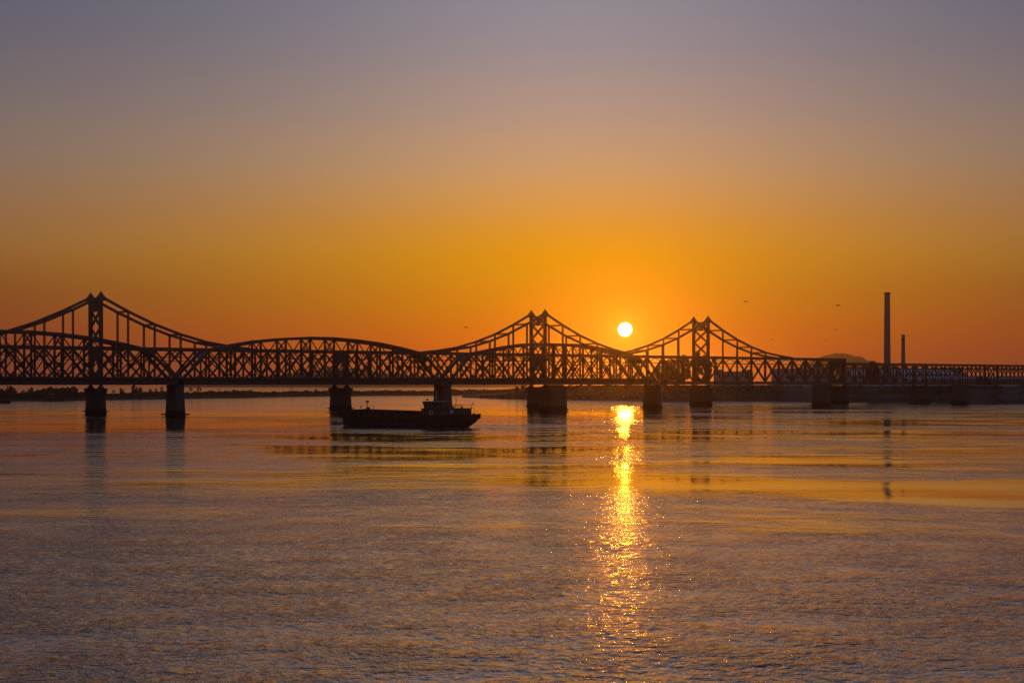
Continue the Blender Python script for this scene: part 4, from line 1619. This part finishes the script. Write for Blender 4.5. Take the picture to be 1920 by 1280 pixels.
building('warehouse', 1345, 1412, 800, 7.3, 696, 14, 'flat-roofed dim building with raised ends right of the third tower', 2, 8, False, step=((0, .16, 1.1), (.78, .98, .9)))
building('warehouse', 1461, 1560, 790, 7.3, 690.5, 16, 'tall plain block seen through the last tall truss', 3, 10, False)
building('warehouse', 1452, 1463, 800, 7.3, 693.5, 9, 'small low annex against the plain block', 2, 1, False)
building('factory_shed', 1598, 1690, 790, 7.3, 694.0, 16, 'blue-roofed factory shed before the tall chimney', 2, 9, True)
building('factory_shed', 1693, 1788, 775, 7.3, 692.5, 16, 'longer blue-roofed factory shed right of the chimneys', 2, 10, True)
building('warehouse', 1766, 1806, 830, 7.3, 689, 12, 'dim tall block rising behind the end of the sheds', 3, 4, False)
building('factory_shed', 1700, 1930, 752, 7.3, 705.5, 9, 'low long blue-roofed shed in front of the taller sheds', 1, 22, True)
building('warehouse', 1790, 1815, 800, 7.3, 699, 10, 'lower dim annex beside the dim tall block', 2, 3, False)
# the small white house on the slope
building('riverside_house', 1507, 1520, 742, 5.2, 722.0, 4.0, 'tiny white house with two windows on the levee slope', 1, 2, False)
for o in list(bpy.data.objects):
    if o.parent and o.parent.name == 'riverside_house' and o.name.startswith(('wall', 'roof')):
        o.data.materials[0] = M['white']


def chimney(px, Y, top_py, dia_base, dia_top, label, rim):
    z0 = 7.2
    top = H + (HORIZON - top_py) / F * Y - z0
    e = empty('chimney_stack', (gx(px, Y), Y, z0))
    mb = MB()
    prof = [(dia_base / 2 * 1.15, -0.5), (dia_base / 2 * 1.15, 2.0)]
    for i in range(13):
        u = i / 12
        prof.append((dia_base / 2 + (dia_top - dia_base) / 2 * u, 2.0 + (top - 2.0) * u))
    prof += [(dia_top / 2 * 0.72, top), (dia_top / 2 * 0.72, top - 1.5)]
    mb.lathe((0, 0, 0), prof, 28)
    mb.obj('shaft', M['brick'], e, True)
    for z, ex, hh in rim:
        mb = MB()
        r = dia_top / 2 + (dia_base - dia_top) / 2 * (-z) / top
        mb.lathe((0, 0, top + z), [(r, 0), (r + ex, 0.1), (r + ex, hh), (r, hh + 0.1)], 28)
        mb.obj('platform' if ex > 0.4 else 'band', M['brick'], e)
    mb = MB()
    for s in (-0.2, 0.2):
        mb.bar((s, -dia_base / 2 - .12, 0), (s, -dia_top / 2 - .12, top - 0.5), 0.06, 0.06)
    for i in range(int(top / 1.2)):
        z = 0.6 + i * 1.2
        yy = -dia_base / 2 - .12 + (dia_base - dia_top) / 2 * z / top
        mb.bar((-0.2, yy, z), (0.2, yy, z), 0.05, 0.05)
    mb.obj('ladder', M['steel'], e)
    tag(e, label, 'chimney')


chimney(1663.5, 765, 548, 3.8, 2.95, 'tall tapering brick chimney, the taller of the two', ((-0.9, 0.55, 0.35), (-14.5, 0.22, 0.5), (-31, 0.18, 0.5)))
chimney(1693.5, 835, 627, 2.7, 1.95, 'short slim chimney, the lower of the two', ((-0.5, 0.2, 0.4), (-2.6, 0.5, 0.35)))

# ---------------------------------------------------------------- crane boats at the far left
def crane_boat(px, Y, L, label, boom_a, boom_b, rz):
    e = empty('crane_boat', (gx(px, Y), Y, 0), rz)
    rings = []
    for x, hw, z0, z1 in ((-0.5, .55, -.2, 1.6), (-.42, .95, -.5, 1.4), (0, 1, -.6, 1.2), (.36, .95, -.5, 1.5), (.5, .35, .3, 2.0)):
        rings.append([Vector((x * L, a * hw * L * 0.13, z)) for a, z in ((-.8, z0), (.8, z0), (1, z1), (-1, z1))])
    mb = MB()
    mb.loft(rings)
    mb.obj('hull', M['hull'], e)
    mb = MB()
    mb.box((-0.40 * L, -0.09 * L, 1.25), (-0.14 * L, 0.09 * L, 3.7))
    cb = mb.obj('cabin', M['house'], e)
    mb = MB()
    mb.box((-0.42 * L, -0.10 * L, 3.7), (-0.12 * L, 0.10 * L, 3.85))
    mb.obj('cabin_roof', M['white'], cb)
    for i in range(3):
        mb = MB()
        x = (-0.36 + i * 0.08) * L
        mb.box((x, -0.095 * L, 2.5), (x + 0.05 * L, -0.088 * L, 3.2))
        mb.obj('window', M['glass'], cb)
    a, b = Vector(boom_a), Vector(boom_b)
    mb = MB()
    for s in (-0.28, 0.28):
        mb.bar(a + Vector((0, s, 0)), b + Vector((0, s * .3, 0)), 0.14, 0.14)
        mb.bar(a + Vector((0.7, s, 0)), b + Vector((0.1, s * .3, 0)), 0.12, 0.12)
    for i in range(9):
        u = i / 9
        p = a.lerp(b, u)
        q = (a + Vector((.7, 0, 0))).lerp(b + Vector((.1, 0, 0)), (i + 1) / 9)
        mb.bar(p, q, 0.5 * (1 - u * .7), 0.08)
    mb.obj('boom', M['steel'], e)
    mb = MB()
    mb.tube(b, Vector((b.x + .6, 0, 2.4)), 0.04, n=5)
    mb.tube(b, Vector((-0.3 * L, 0, 3.85)), 0.04, n=5)
    mb.obj('hoist_wire', M['steel'], e)
    tag(e, label, 'boat')


crane_boat(0, 655, 9.5, 'dark crane boat moored at the far left edge', (0.8, 0, 1.3), (3.4, 0, 8.3), 0.15)
crane_boat(104, 738, 9.0, 'low crane boat with slanting boom moored before the tower pier', (2.0, 0, 1.3), (5.6, 0, 6.9), 0.1)

# ---------------------------------------------------------------- poles on the far bank
for px, top_, lab in ((411, 728, 'thin utility pole on the far bank, first past the tapered pier'), (472, 729, 'thin utility pole on the far bank halfway to the flared pier'),
                      (547, 724.5, 'taller lattice pole on the far bank before the flared pier')):
    Y, k = shore_point(LEFT_SHORE, px)
    Y += 30
    zt = H + (HORIZON - top_) / F * Y
    e = empty('utility_pole', (gx(px, Y), Y, 2.5))
    mb = MB()
    mb.tube((0, 0, -0.5), (0, 0, zt - 2.5), 0.22, 0.12)
    mb.obj('mast', M['bark'], e)
    for q in (0.6, 1.5):
        mb = MB()
        mb.bar((-1.1, 0, zt - 2.5 - q), (1.1, 0, zt - 2.5 - q), 0.14, 0.14)
        mb.obj('crossarm', M['bark'], e)
    tag(e, lab, 'pole')


# ---------------------------------------------------------------- birds
def bird(px, py, Y, span, lift, droop, yaw, label):
    """a gull: one continuous body with wings; lift raises the wrists, droop bends the tips down"""
    s = span / 2
    o_ = at(px, py, Y)
    rings = []
    body = [(-0.30, .012, .010), (-0.24, .05, .015), (-0.14, .045, .04), (0.0, .06, .062), (0.12, .055, .06), (0.20, .036, .04), (0.25, .038, .040), (0.30, .022, .022), (0.345, .006, .006)]
    mb = MB()
    for x, ry, rz_ in body:
        rings.append([Vector((x * s * 1.1, ry * s * math.cos(a), rz_ * s * math.sin(a) + (0.03 * s if x > .2 else 0))) for a in [2 * math.pi * i / 8 for i in range(8)]])
    mb.loft(rings)
    for sd in (-1, 1):
        wr = []
        for u, ch in ((0.03, .42), (0.25, .42), (0.45, .40), (0.7, .30), (0.9, .17), (1.0, .04)):
            z = lift * min(u, .45) / .45 - (droop * (u - .45) / .55 if u > .45 else 0)
            xo = 0.04 * s - 0.12 * s * max(0, u - .45)
            wr.append([Vector((xo + ch * s * .55, sd * u * s * .95, z * s)), Vector((xo, sd * u * s * .95, z * s + .016 * s)), Vector((xo - ch * s * .5, sd * u * s * .95, z * s)), Vector((xo, sd * u * s * .95, z * s - .008 * s))])
        mb.loft(wr)
    o = mb.obj('gull', M['bird'])
    o.location = o_
    o.rotation_euler = (0, R(-48), yaw)
    tag(o, label, 'bird', 'gulls over the river')


bird(1570, 574, 330, 1.45, 0.50, -0.12, R(100), 'gull with raised wings high to the right of the sun, the largest bird')
bird(1398, 566, 360, 1.35, 0.30, 0.45, R(75), 'gull with arched wings right of the sun, highest of the birds')
bird(874, 614, 370, 1.35, 0.28, 0.42, R(110), 'gull with arched wings alone to the left of the sun')
bird(1568, 618, 560, 1.3, 0.20, 0.20, R(60), 'tiny gull straight below the largest bird')
bird(1549, 637, 700, 1.2, 0.25, 0.3, R(80), 'tiniest gull just above the mountain')
bird(1449, 636.5, 620, 1.3, 0.2, 0.25, R(100), 'tiny gull over the hung chord right of the third tower')
bird(1703, 630, 600, 1.3, 0.25, 0.2, R(70), 'tiny gull beside the short chimney top')

# ---------------------------------------------------------------- haze
mb = MB()
mb.box((-5000, -300, -2.5), (5000, 6300, 100))
m = bpy.data.materials.new('river_haze')
m.use_nodes = True
t = NT(m.node_tree)
pvn = t.n('ShaderNodeVolumePrincipled')
pvn.inputs['Color'].default_value = (0.96, 0.76, 0.58, 1)
pvn.inputs['Density'].default_value = HAZE_DENSITY
pvn.inputs['Anisotropy'].default_value = 0.94
o = t.n('ShaderNodeOutputMaterial')
t.l(pvn.outputs[0], o.inputs['Volume'])
hz = mb.obj('haze', m)
tag(hz, 'thin warm haze hanging over the whole river', 'haze', kind='stuff')
